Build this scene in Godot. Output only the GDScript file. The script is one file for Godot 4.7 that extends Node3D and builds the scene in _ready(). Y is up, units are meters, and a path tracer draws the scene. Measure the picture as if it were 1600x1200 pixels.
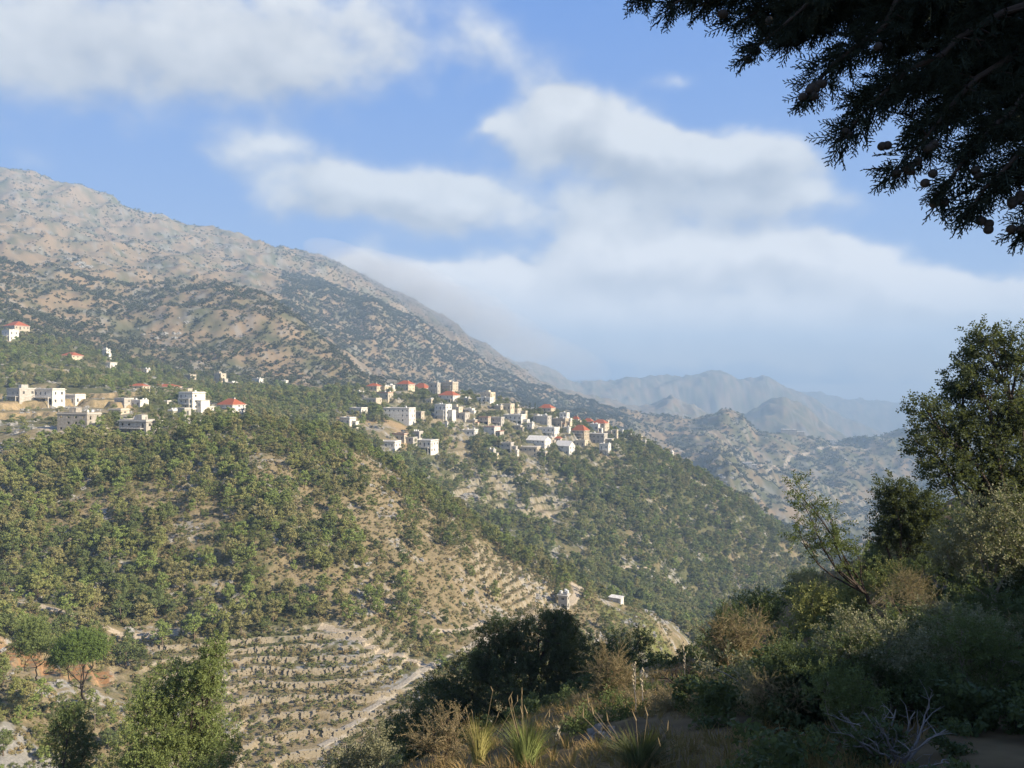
extends Node3D
# A view across a wooded mountain valley. Camera at the origin, looking along -Z; all sizes in metres.

const F := 1209.0            # focal length of the photograph in its own pixels (1600 wide)
var rng := RandomNumberGenerator.new()
var taken := {}

# ---------------------------------------------------------------- naming helpers
func numbered(called: String) -> String:
	var n: int = taken.get(called, 0)
	taken[called] = n + 1
	return called if n == 0 else "%s_%03d" % [called, n]

func tag(o: Node, label: String, category: String, group := "", kind := "") -> void:
	if label: o.set_meta("label", label)
	if category: o.set_meta("category", category)
	if group: o.set_meta("group", group)
	if kind: o.set_meta("kind", kind)

func thing(called: String, label: String, category: String, at: Vector3, yaw := 0.0, group := "") -> Node3D:
	var o := Node3D.new()
	o.name = numbered(called)
	add_child(o)
	o.position = at
	o.rotation.y = yaw
	tag(o, label, category, group)
	return o

func put(called: String, mesh: Mesh, mat: Material, parent: Node = self, at := Vector3.ZERO, yaw := 0.0) -> MeshInstance3D:
	var o := MeshInstance3D.new()
	o.name = numbered(called) if parent == self else called
	o.mesh = mesh
	if mat: o.material_override = mat
	o.position = at
	o.rotation.y = yaw
	parent.add_child(o, true)
	return o

func px(x: float, y: float, d: float) -> Vector3:     # a place in the valley: bearing, drop below the eye, distance
	return Vector3((x - 800.0) / F * d, -(y - 600.0) / F * d, -d)

# ---------------------------------------------------------------- the land
# Each curve is a line on the ground (foot, crest, hollow ...) as [bearing, height, distance] points, from near to far.
var curves := [
	[[-400, 1380, 4.5], [300, 1350, 4.5], [700, 1300, 5], [1000, 1255, 5], [1400, 1220, 5], [2000, 1190, 5]],
	[[-400, 1400, 12], [300, 1380, 12], [700, 1205, 9], [1000, 1110, 10], [1200, 1060, 12], [1400, 990, 14], [2000, 900, 14]],
	[[-400, 1400, 42], [100, 1390, 42], [350, 1340, 40], [700, 1180, 27], [900, 1090, 30], [1050, 1040, 34], [1200, 950, 40], [1300, 895, 46], [1450, 800, 55], [1600, 730, 58], [2000, 650, 58]],
	[[-400, 1250, 100], [0, 1230, 105], [100, 1260, 112], [300, 1290, 122], [500, 1290, 130], [700, 1300, 132], [1000, 1180, 180], [1200, 1100, 260], [1400, 1080, 340], [2000, 1050, 340]],
	[[-400, 1000, 150], [0, 1050, 140], [100, 1110, 140], [250, 1130, 152], [400, 1130, 158], [540, 1125, 160], [640, 1100, 166], [700, 1090, 172], [850, 1050, 210], [1000, 1020, 260], [1100, 1080, 330], [1200, 1050, 400], [1400, 1020, 500], [2000, 1000, 500]],
	[[-400, 930, 195], [0, 940, 186], [120, 972, 186], [200, 992, 187], [300, 975, 194], [400, 962, 199], [560, 955, 204], [660, 990, 208], [740, 985, 228], [820, 958, 255], [900, 940, 290], [1000, 957, 305], [1060, 1000, 330], [1100, 1040, 370], [1200, 1010, 450], [1400, 990, 560], [2000, 960, 560]],
	[[-400, 790, 235], [0, 810, 228], [200, 835, 226], [400, 835, 228], [600, 855, 242], [700, 872, 258], [800, 900, 278], [900, 922, 300], [1000, 950, 316], [1100, 1010, 400], [1200, 980, 480], [1400, 970, 600], [2000, 930, 600]],
	[[-400, 690, 300], [0, 692, 300], [130, 680, 300], [300, 672, 308], [420, 670, 315], [540, 688, 320], [620, 735, 322], [700, 790, 322], [780, 848, 318], [860, 893, 314], [920, 925, 316], [1000, 960, 335], [1100, 990, 430], [1200, 960, 510], [1400, 950, 640], [2000, 900, 640]],
	[[-400, 640, 380], [0, 645, 372], [200, 645, 380], [300, 650, 390], [400, 692, 400], [500, 740, 405], [600, 800, 405], [700, 845, 400], [800, 892, 392], [900, 928, 395], [1000, 945, 420], [1100, 965, 470], [1200, 935, 540], [1400, 930, 680], [2000, 880, 680]],
	[[-400, 605, 450], [0, 610, 450], [200, 613, 470], [300, 632, 480], [400, 655, 485], [500, 675, 485], [600, 705, 490], [700, 765, 490], [800, 800, 490], [900, 812, 500], [1000, 830, 520], [1100, 870, 545], [1200, 895, 575], [1300, 930, 610], [1400, 930, 720], [2000, 860, 720]],
	[[-400, 545, 560], [0, 560, 565], [100, 575, 570], [200, 597, 580], [300, 610, 600], [400, 618, 615], [500, 618, 630], [580, 612, 645], [700, 617, 655], [760, 628, 658], [850, 652, 662], [950, 678, 662], [1000, 698, 658], [1050, 722, 652], [1100, 752, 648], [1150, 784, 642], [1200, 820, 640], [1240, 852, 640], [1300, 900, 650], [1400, 920, 760], [2000, 840, 760]],
	[[-400, 500, 680], [0, 525, 680], [150, 555, 690], [300, 598, 700], [450, 618, 720], [600, 635, 760], [700, 660, 800], [800, 690, 850], [900, 730, 920], [1000, 785, 1000], [1080, 800, 1050], [1200, 850, 1100], [1300, 860, 1150], [1400, 880, 1200], [2000, 820, 1200]],
	[[-400, 460, 820], [0, 480, 820], [150, 540, 820], [250, 566, 820], [400, 590, 830], [500, 600, 840], [580, 606, 880], [700, 625, 1000], [800, 645, 1150], [900, 668, 1300], [1000, 705, 1350], [1080, 745, 1350], [1140, 735, 1300], [1200, 770, 1400], [1300, 805, 1500], [1400, 815, 1600], [2000, 770, 1600]],
	[[-400, 400, 1050], [0, 412, 1080], [80, 428, 1080], [150, 470, 1000], [200, 478, 1040], [250, 455, 1100], [330, 445, 1110], [400, 464, 1090], [450, 490, 1060], [520, 545, 1010], [580, 596, 960], [650, 612, 1120], [750, 624, 1320], [850, 640, 1500], [950, 660, 1640], [1050, 690, 1700], [1110, 695, 1680], [1180, 725, 1640], [1300, 755, 1800], [1400, 770, 1900], [2000, 720, 1900]],
	[[-400, 385, 1200], [0, 402, 1230], [150, 430, 1250], [250, 448, 1260], [330, 452, 1260], [450, 505, 1240], [520, 550, 1240], [580, 584, 1260], [650, 604, 1340], [750, 618, 1520], [850, 634, 1700], [950, 655, 1850], [1050, 678, 1900], [1100, 672, 1880], [1180, 705, 1880], [1300, 725, 2000], [1400, 735, 2050], [2000, 690, 2050]],
	[[-400, 320, 1680], [0, 332, 1680], [200, 384, 1700], [400, 432, 1700], [500, 452, 1750], [580, 470, 1800], [650, 505, 1850], [720, 550, 1900], [800, 594, 1950], [900, 628, 2000], [960, 644, 2040], [1020, 656, 2060], [1080, 660, 2060], [1115, 655, 2030], [1135, 645, 2010], [1160, 652, 2010], [1185, 686, 2030], [1220, 684, 2080], [1300, 698, 2150], [1360, 692, 2200], [1420, 676, 2250], [1600, 640, 2300], [2000, 600, 2300]],
	[[-400, 310, 1850], [0, 318, 1860], [200, 374, 1900], [400, 420, 1920], [500, 445, 1960], [600, 490, 2020], [700, 545, 2120], [800, 602, 2260], [900, 640, 2450], [1000, 668, 2700], [1100, 680, 2800], [1200, 690, 2800], [1300, 704, 2800], [1400, 700, 2900], [1600, 690, 2900], [2000, 660, 2900]],
	[[-400, 250, 2200], [0, 272, 2200], [50, 275, 2200], [110, 287, 2200], [160, 307, 2220], [200, 327, 2240], [250, 344, 2250], [300, 358, 2260], [360, 370, 2280], [430, 389, 2300], [500, 404, 2320], [560, 428, 2340], [620, 458, 2380], [650, 477, 2400], [700, 503, 2440], [750, 537, 2480], [800, 570, 2550], [840, 598, 2650], [880, 612, 2900], [930, 622, 3200], [1000, 638, 3400], [1025, 632, 3400], [1050, 623, 3400], [1080, 634, 3400], [1110, 648, 3400], [1150, 656, 3450], [1180, 642, 3500], [1205, 627, 3500], [1225, 621, 3500], [1250, 632, 3500], [1285, 660, 3500], [1330, 690, 3500], [1420, 696, 3500], [1600, 690, 3500], [2000, 650, 3500]],
	[[-400, 330, 3000], [400, 450, 3000], [600, 520, 3200], [800, 600, 3400], [900, 630, 4000], [1000, 660, 4300], [1200, 690, 4400], [1400, 705, 4400], [1600, 700, 4400], [2000, 680, 4400]],
	[[-400, 420, 3934], [400, 500, 3934], [700, 560, 4182], [780, 562, 4306], [830, 574, 4554], [870, 584, 4802], [905, 597, 5050], [930, 593, 5050], [965, 598, 5050], [1000, 591, 5050], [1040, 584, 5050], [1065, 586, 5050], [1100, 580, 5050], [1130, 580, 5050], [1160, 594, 5050], [1195, 591, 5050], [1240, 609, 5050], [1290, 634, 5050], [1340, 660, 5050], [1400, 685, 5050], [1600, 700, 5050], [2000, 690, 5050]],
	[[-400, 480, 4740], [400, 560, 4740], [800, 610, 5360], [1000, 640, 5980], [1200, 650, 5980], [1400, 690, 5980], [2000, 680, 5980]],
	[[-400, 540, 6290], [400, 590, 6290], [800, 600, 6910], [1100, 600, 7220], [1200, 604, 7220], [1280, 617, 7220], [1340, 626, 7220], [1400, 632, 7220], [1500, 640, 7220], [2000, 650, 7220]],
	[[-400, 640, 8200], [800, 660, 8200], [2000, 660, 8200]],
]

const TH0 := -46.0
const TH1 := 46.0
const DTH := 0.15
const BACK := 68                                  # coarser columns behind the viewer
var ncf := int(round((TH1 - TH0) / DTH)) + 1
var ncol := ncf + BACK
var seg_r := [0.6, 8.0, 60.0, 150.0, 330.0, 720.0, 3000.0, 9000.0]
var seg_n := [18, 130, 110, 300, 230, 210, 80]
var nrow := 0
var row_r := PackedFloat32Array()
var hy := PackedFloat32Array()                    # heights, row by row
var crest_e := PackedFloat32Array()               # steepest sight line met so far, for what hides behind a crest

var n_small := FastNoiseLite.new()
var n_mid := FastNoiseLite.new()
var n_big := FastNoiseLite.new()
var n_huge := FastNoiseLite.new()
var n_patch := FastNoiseLite.new()
var n_fine := FastNoiseLite.new()

func noise_setup() -> void:
	var a := [[n_small, 0.22, 3], [n_mid, 0.028, 3], [n_big, 0.0034, 4], [n_huge, 0.0012, 5], [n_patch, 0.02, 4], [n_fine, 0.5, 2]]
	for i in a.size():
		var n: FastNoiseLite = a[i][0]
		n.seed = 11 + i * 7
		n.noise_type = FastNoiseLite.TYPE_SIMPLEX_SMOOTH
		n.frequency = a[i][1]
		n.fractal_octaves = a[i][2]
	n_big.fractal_type = FastNoiseLite.FRACTAL_RIDGED
	n_huge.fractal_type = FastNoiseLite.FRACTAL_RIDGED

func col_theta(j: int) -> float:
	if j < ncf: return deg_to_rad(TH0 + DTH * j)
	return deg_to_rad(TH1 + (360.0 - (TH1 - TH0)) * (j - ncf + 1) / float(BACK + 1))

func theta_col(t: float) -> float:                # fractional column of an angle
	var d := rad_to_deg(t)
	if d < TH0: d += 360.0
	if d <= TH1: return (d - TH0) / DTH
	return float(ncf - 1) + (d - TH1) / (360.0 - (TH1 - TH0)) * (BACK + 1)

func r_row(r: float) -> float:
	if r <= seg_r[0]: return 0.0
	var base := 0
	for s in seg_n.size():
		if r <= seg_r[s + 1]:
			return base + seg_n[s] * log(r / seg_r[s]) / log(seg_r[s + 1] / seg_r[s])
		base += seg_n[s]
	return float(nrow - 1)

func along(c: Array, x: float) -> Vector2:        # (height in photo rows, distance) of a curve at a bearing
	var n := c.size()
	if x <= c[0][0]: return Vector2(c[0][1], c[0][2])
	if x >= c[n - 1][0]: return Vector2(c[n - 1][1], c[n - 1][2])
	for i in n - 1:
		var b: Array = c[i + 1]
		if x <= b[0]:
			var a: Array = c[i]
			var t: float = (x - a[0]) / (b[0] - a[0])
			var s := t * t * (3.0 - 2.0 * t)
			s = lerpf(t, s, 0.35)
			return Vector2(lerpf(a[1], b[1], s), a[2] * pow(float(b[2]) / float(a[2]), s))
	return Vector2.ZERO

func around(t: float, r: float) -> float:         # the hillside beside and behind the viewer
	var g := cos(t - deg_to_rad(HILL_AT))
	var hollow := 1.05 * exp(-pow((r - 24.0) / 7.5, 2.0)) * exp(-pow((rad_to_deg(t) - 72.0) / 12.0, 2.0))
	return -1.6 + HILL_TOP * (1.0 - exp(-r * 0.475 / HILL_TOP)) * g - hollow

const HILL_AT := 100.0
const HILL_TOP := 28.0

func profile(t: float) -> Array:
	var rs := PackedFloat32Array([0.4, 1.2])
	var ys := PackedFloat32Array([-1.6, -1.75])
	var tc := clampf(t if t < PI else t - TAU, deg_to_rad(-42.0), deg_to_rad(42.0))
	var x := 800.0 + F * tan(tc)
	var w := smoothstep(deg_to_rad(36.0), deg_to_rad(80.0), absf(t if t < PI else t - TAU))
	for c: Array in curves:
		var v := along(c, x)
		var r := v.y / cos(tc)
		var y := -(v.x - 600.0) / F * v.y
		y = lerpf(y, around(t, r), w)
		var lo: float = rs[rs.size() - 1] * 1.012
		rs.append(maxf(r, lo))
		ys.append(y)
	var n := rs.size()
	var ms := PackedFloat32Array()
	ms.resize(n)
	for i in n:                                    # monotone cubic slopes
		if i == 0: ms[i] = (ys[1] - ys[0]) / (rs[1] - rs[0])
		elif i == n - 1: ms[i] = (ys[i] - ys[i - 1]) / (rs[i] - rs[i - 1])
		else:
			var h0 := rs[i] - rs[i - 1]
			var h1 := rs[i + 1] - rs[i]
			var d0 := (ys[i] - ys[i - 1]) / h0
			var d1 := (ys[i + 1] - ys[i]) / h1
			if d0 * d1 <= 0.0: ms[i] = 0.0
			else:
				var w1 := 2.0 * h1 + h0
				var w2 := h1 + 2.0 * h0
				ms[i] = (w1 + w2) / (w1 / d0 + w2 / d1)
	return [rs, ys, ms]

# where the slope is cut into terraces: [bearing from, to, distance from, to, step]
var terrace_zones := [[205.0, 672.0, 138.0, 206.0, 1.15], [730.0, 870.0, 254.0, 300.0, 2.0], [690.0, 930.0, 468.0, 560.0, 4.0], [1080.0, 1500.0, 1500.0, 1950.0, 10.0], [-90.0, 225.0, 418.0, 545.0, 4.6], [300.0, 385.0, 455.0, 540.0, 4.0], [535.0, 1000.0, 560.0, 672.0, 3.0], [-90.0, 190.0, 175.0, 192.0, 2.0]]

func terrace_mask(x: float, r: float, k: int) -> float:
	var z: Array = terrace_zones[k]
	var m: float = (z[1] - z[0]) * 0.14
	var q: float = (z[3] - z[2]) * 0.12
	return clampf((x - z[0]) / m, 0, 1) * clampf((z[1] - x) / m, 0, 1) * clampf((r - z[2]) / q, 0, 1) * clampf((z[3] - r) / q, 0, 1)

var wall_lines := {}                              # terrace number and level -> points along its edge

func note_wall(q: int, lev: int, at: Vector3, _step: float) -> void:
	var key := Vector2i(q, lev)
	if not wall_lines.has(key): wall_lines[key] = []
	wall_lines[key].append(at)

func build_land() -> void:
	row_r.append(seg_r[0])
	for s in seg_n.size():
		for i in seg_n[s]:
			row_r.append(seg_r[s] * pow(seg_r[s + 1] / seg_r[s], float(i + 1) / seg_n[s]))
	nrow = row_r.size()
	hy.resize(nrow * ncol)
	crest_e.resize(nrow * ncol)
	var verts := PackedVector3Array()
	verts.resize(nrow * ncol)
	var tint := PackedColorArray()
	tint.resize(nrow * ncol)
	for j in ncol:
		var t := col_theta(j)
		var p := profile(t)
		var rs: PackedFloat32Array = p[0]
		var ys: PackedFloat32Array = p[1]
		var ms: PackedFloat32Array = p[2]
		var k := 0
		var last := rs.size() - 2
		var sx := sin(t)
		var cz := -cos(t)
		var front := j < ncf
		var bx := 800.0 + F * tan(t) if front else -9999.0
		var best := -9.0
		var lev_before := [9999, 9999]
		for i in nrow:
			var r := row_r[i]
			while k < last and r > rs[k + 1]: k += 1
			var h := rs[k + 1] - rs[k]
			var u := clampf((r - rs[k]) / h, 0.0, 1.0)
			var u2 := u * u
			var u3 := u2 * u
			var y := (2 * u3 - 3 * u2 + 1) * ys[k] + (u3 - 2 * u2 + u) * h * ms[k] + (3 * u2 - 2 * u3) * ys[k + 1] + (u3 - u2) * h * ms[k + 1]
			var x := sx * r
			var z := cz * r
			var soil := -1.0                        # how much bare wall of a terrace shows here
			if r < 720.0:
				y += n_mid.get_noise_2d(x, z) * clampf((r - 12.0) * 0.008, 0.0, 2.2)
				y += n_small.get_noise_2d(x, z) * clampf(r * 0.01, 0.04, 0.45) * (1.0 - 0.8 * terrace_mask(bx, r, 0) * 2.0 if front and r > 130.0 and r < 215.0 and terrace_mask(bx, r, 0) < 0.5 else (0.2 if front and r > 130.0 and r < 215.0 else 1.0))
			if r > 600.0:
				var a := smoothstep(600.0, 1500.0, r)
				y += (n_big.get_noise_2d(x, z) - 0.25) * 27.0 * a + n_mid.get_noise_2d(x, z) * 4.0
				if r > 2700.0: y += (n_huge.get_noise_2d(x, z) - 0.2) * 50.0 * smoothstep(2700.0, 5000.0, r)
			if front:
				if r > 130.0 and r < 215.0:
					y -= n_mid.get_noise_2d(x, z) * clampf((r - 12.0) * 0.008, 0.0, 2.2) * 0.75 * minf(1.0, 2.0 * terrace_mask(bx, r, 0))
				for q in 8:
					var m := terrace_mask(bx, r, q)
					if m > 0.0:
						var st: float = terrace_zones[q][4]
						var s := (y + n_patch.get_noise_2d(x, z) * 0.45 * st) / st
						var fr := s - floorf(s)
						var stepped := smoothstep(0.72, 0.95, fr)
						y = lerpf(y, y + (stepped - fr) * st * 0.95, minf(1.0, m * 1.6))
						if q < 2:
							var lev := int(floorf(s))
							if i > 0 and lev == int(lev_before[q]) + 1 and m > 0.25: note_wall(q, lev, Vector3(x, y, z), st)
							lev_before[q] = lev
						soil = maxf(soil, (1.0 if fr > 0.66 else 0.0) * m * (0.6 if q == 6 else 2.0))
			var e := y / r
			var at := i * ncol + j
			crest_e[at] = best
			if e > best: best = e
			hy[at] = y
			verts[at] = Vector3(x, y, z)
			tint[at] = ground_tint(x, y, z, r, bx, soil)
	var norms := PackedVector3Array()
	norms.resize(nrow * ncol)
	var index := PackedInt32Array()
	index.resize((nrow - 1) * ncol * 6)
	var w := 0
	for i in nrow:
		for j in ncol:
			var jl := j - 1 if j > 0 else ncol - 1
			var jr := j + 1 if j < ncol - 1 else 0
			var il := maxi(i - 1, 0)
			var ir := mini(i + 1, nrow - 1)
			norms[i * ncol + j] = (verts[i * ncol + jr] - verts[i * ncol + jl]).cross(verts[ir * ncol + j] - verts[il * ncol + j]).normalized()
			if i < nrow - 1:
				var a := i * ncol + j
				var b := i * ncol + jr
				index[w] = a; index[w + 1] = a + ncol; index[w + 2] = b
				index[w + 3] = b; index[w + 4] = a + ncol; index[w + 5] = b + ncol
				w += 6
	if norms[500 * ncol + 50].y < 0:
		for i in norms.size(): norms[i] = -norms[i]
	var arr := []
	arr.resize(Mesh.ARRAY_MAX)
	arr[Mesh.ARRAY_VERTEX] = verts
	arr[Mesh.ARRAY_NORMAL] = norms
	arr[Mesh.ARRAY_COLOR] = tint
	arr[Mesh.ARRAY_INDEX] = index
	var mesh := ArrayMesh.new()
	mesh.add_surface_from_arrays(Mesh.PRIMITIVE_TRIANGLES, arr)
	var o := put("terrain", mesh, land_material())
	tag(o, "", "", "", "structure")

func ground_tint(x: float, y: float, z: float, r: float, bx: float, soil: float) -> Color:
	var p := n_patch.get_noise_2d(x, z)
	var q := n_small.get_noise_2d(x * 1.7 + 90.0, z * 1.7)
	var straw := Color(0.345, 0.275, 0.165)
	var scrub := Color(0.125, 0.135, 0.06)
	var rock := Color(0.46, 0.44, 0.40)
	var c := straw
	if r < 95.0:
		c = Color(0.15, 0.11, 0.065).lerp(Color(0.25, 0.18, 0.09), clampf(0.5 + q * 1.2, 0, 1))
		c = c.lerp(rock, clampf(p * 4.0 - 1.6, 0, 0.7))
		if bx < 330.0: c = c.lerp(rock, clampf(p * 5.0 + q * 2.0 + 0.2, 0, 0.8))
	elif r < 720.0:
		var green := 0.50 + smoothstep(380.0, 480.0, r) * 0.42
		c = straw.lerp(scrub, clampf(green + p * 1.5 + q * 0.8, 0, 0.92))
		var bare := clampf((n_patch.get_noise_2d(x * 1.8 + 400.0, z * 1.8) - 0.13) * 9.0, 0, 1) * clampf(0.45 + q * 4.0, 0, 1)
		c = c.lerp(rock, bare * 0.9)
		if bx > 560 and bx < 900 and r > 205 and r < 300: c = c.lerp(Color(0.38, 0.29, 0.18), clampf(0.35 + p * 1.8, 0, 0.6))
		if bx > 915 and bx < 1050 and r > 270 and r < 345: c = c.lerp(Color(0.22, 0.23, 0.075), clampf(0.45 + p * 2.5 + q * 1.2, 0, 0.8))
		if bx < 150 and r < 150 and r > 95: c = c.lerp(rock, clampf(p * 5.0 + q * 3.0 + 0.1, 0, 0.85))
		if bx < 180 and r > 179 and r < 189: c = c.lerp(Color(0.52, 0.27, 0.12), clampf(0.75 + q * 2.0, 0, 0.9))
		if bx < 215 and r > 420 and r < 520: c = c.lerp(Color(0.50, 0.37, 0.21), clampf(0.3 + p * 2.5, 0, 0.8))
		if bx > 525 and bx < 640 and r > 515 and r < 560: c = c.lerp(Color(0.46, 0.33, 0.19), clampf(0.6 + p * 2.0, 0, 0.85))
	else:
		var f := smoothstep(720.0, 1300.0, r)
		var g := n_mid.get_noise_2d(x * 0.5, z * 0.5)
		c = Color(0.335, 0.25, 0.155).lerp(Color(0.25, 0.205, 0.135), clampf(0.5 + p * 2.0 + g, 0, 1))
		c = c.lerp(scrub, clampf(0.1 + g * 1.0 + p * 0.8 + (1.0 - f) * 0.3 + (smoothstep(1000.0, 1150.0, bx) * 0.45 if r < 4200.0 else 0.3), 0, 0.85))
		var bare := clampf((n_patch.get_noise_2d(x * 0.9 + 700.0, z * 0.9) + g * 0.4 - 0.14) * 7.0, 0, 1) * clampf(0.5 + n_patch.get_noise_2d(x * 3.0, z * 3.0) * 4.0, 0, 1)
		c = c.lerp(Color(0.38, 0.365, 0.335), bare * 0.6)
	if soil > 0.0:
		c = c.lerp(Color(0.48, 0.30, 0.165) if r < 195.0 and bx < 170.0 else Color(0.52, 0.39, 0.22) if r > 415.0 and r < 560.0 and bx < 400.0 else Color(0.48, 0.42, 0.32), clampf(soil, 0, 0.85) * clampf(0.7 + q * 1.5, 0, 1))
	return c

func ground(x: float, z: float) -> float:
	var r := sqrt(x * x + z * z)
	var fi := clampf(r_row(r), 0.0, nrow - 1.001)
	var fj := theta_col(atan2(x, -z))
	var i := int(fi)
	var j := int(fj)
	var u := fi - i
	var v := fj - j
	var j2 := (j + 1) % ncol
	j = j % ncol
	return lerpf(lerpf(hy[i * ncol + j], hy[i * ncol + j2], v), lerpf(hy[(i + 1) * ncol + j], hy[(i + 1) * ncol + j2], v), u)

func in_view(x: float, y: float, z: float) -> bool:   # not hidden behind a nearer crest
	var r := sqrt(x * x + z * z)
	var i := int(clampf(r_row(r), 0.0, nrow - 1.001))
	var j := int(theta_col(atan2(x, -z))) % ncol
	return y / r >= crest_e[i * ncol + j]

# ---------------------------------------------------------------- materials
func noise_texture(freq: float, octaves: int, lo: Color, hi: Color, seed_: int, size := 512) -> NoiseTexture2D:
	var n := FastNoiseLite.new()
	n.seed = seed_
	n.frequency = freq
	n.fractal_octaves = octaves
	var g := Gradient.new()
	g.set_color(0, lo)
	g.set_color(1, hi)
	var t := NoiseTexture2D.new()
	t.width = size
	t.height = size
	t.seamless = true
	t.noise = n
	t.color_ramp = g
	return t

func land_material() -> StandardMaterial3D:
	var m := StandardMaterial3D.new()
	m.resource_name = "earth"
	m.vertex_color_use_as_albedo = true
	m.roughness = 0.95
	m.metallic_specular = 0.2
	m.albedo_texture = noise_texture(0.03, 6, Color(0.62, 0.62, 0.62), Color(1, 1, 1), 5)
	m.uv1_triplanar = true
	m.uv1_world_triplanar = true
	m.uv1_scale = Vector3(0.11, 0.11, 0.11)
	return m

func plain(called: String, c: Color, rough := 0.85) -> StandardMaterial3D:
	var m := StandardMaterial3D.new()
	m.resource_name = called
	m.albedo_color = c.linear_to_srgb()
	m.roughness = rough
	m.metallic_specular = 0.3
	return m

# ---------------------------------------------------------------- sky
var n_cloud := FastNoiseLite.new()
var n_wisp := FastNoiseLite.new()
var n_puff := FastNoiseLite.new()

# soft masses of cloud: bearing and height in photo units, half width, half height, weight
var clouds := [
	[250, 40, 300, 95, 0.85], [470, 70, 170, 85, 0.62], [330, 120, 220, 50, 0.4], [60, 70, 200, 70, 0.3], [40, 240, 90, 26, 0.28], [600, 40, 60, 60, 0.3],
	[400, 225, 80, 28, 0.75], [500, 265, 70, 34, 0.55], [555, 298, 95, 36, 1.0], [665, 312, 80, 36, 0.95], [740, 330, 80, 28, 0.7], [470, 300, 60, 22, 0.35],
	[765, 60, 50, 44, 0.42], [835, 105, 62, 38, 0.40], [740, 110, 40, 30, 0.3], [765, 212, 48, 26, 0.62], [890, 195, 66, 44, 1.2], [930, 170, 50, 30, 0.6], [975, 235, 80, 40, 1.0], [1090, 240, 95, 40, 1.1], [1180, 232, 66, 38, 0.95], [1235, 262, 46, 40, 0.75],
	[1030, 315, 200, 44, 0.85], [1190, 318, 95, 34, 0.7], [900, 352, 120, 34, 0.6], [1075, 128, 50, 15, 0.36], [1330, 310, 60, 22, 0.2], [830, 240, 50, 40, 0.6],
	[562, 398, 38, 20, 0.9], [640, 425, 100, 24, 0.75], [840, 430, 150, 36, 1.0], [930, 400, 60, 26, 0.6], [1010, 405, 100, 36, 0.8], [1130, 410, 130, 36, 1.0], [1260, 400, 110, 30, 1.0], [1350, 420, 90, 28, 0.8], [1430, 448, 110, 26, 0.95], [1560, 462, 110, 26, 0.95],
	[1000, 510, 330, 58, 1.2], [1300, 510, 300, 56, 1.3], [1600, 530, 260, 54, 1.2], [700, 490, 120, 44, 0.8], [1900, 480, 240, 90, 0.8], [-250, 60, 260, 110, 0.6],
]

func sky_image() -> ImageTexture:
	for i in 3:
		var n: FastNoiseLite = [n_cloud, n_wisp, n_puff][i]
		n.seed = 77 + i
		n.noise_type = FastNoiseLite.TYPE_SIMPLEX_SMOOTH
		n.frequency = [3.2, 9.0, 16.0][i]
		n.fractal_octaves = [4, 4, 4][i]
	var h := 256
	var im := Image.create(h * 2, h, false, Image.FORMAT_RGBF)
	for yy in h:
		for xx in h * 2:
			im.set_pixel(xx, yy, sky_at(wrapf(TAU * (xx + 0.5) / (h * 2), -PI, PI), PI * (0.5 - (yy + 0.5) / h)))
	h = 2048
	im.resize(h * 2, h, Image.INTERPOLATE_CUBIC)
	for yy in range(h * 52 / 180, h * 92 / 180):       # the same sky once more, finer, where clouds are seen close
		for xx in range(-h * 40 / 180, h * 40 / 180):
			im.set_pixel(posmod(xx, h * 2), yy, sky_at(TAU * (xx + 0.5) / (h * 2), PI * (0.5 - (yy + 0.5) / h)))
	return ImageTexture.create_from_image(im)

func cloud_mass(x: float, y: float) -> float:
	var d := 0.0
	for c: Array in clouds:
		var u: float = (x - c[0]) / (c[2] * 1.12)
		var v: float = (y - c[1]) / (c[3] * 1.12)
		var q := u * u + v * v
		if q < 6.0: d += c[4] * exp(-q)
	return d

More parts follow.
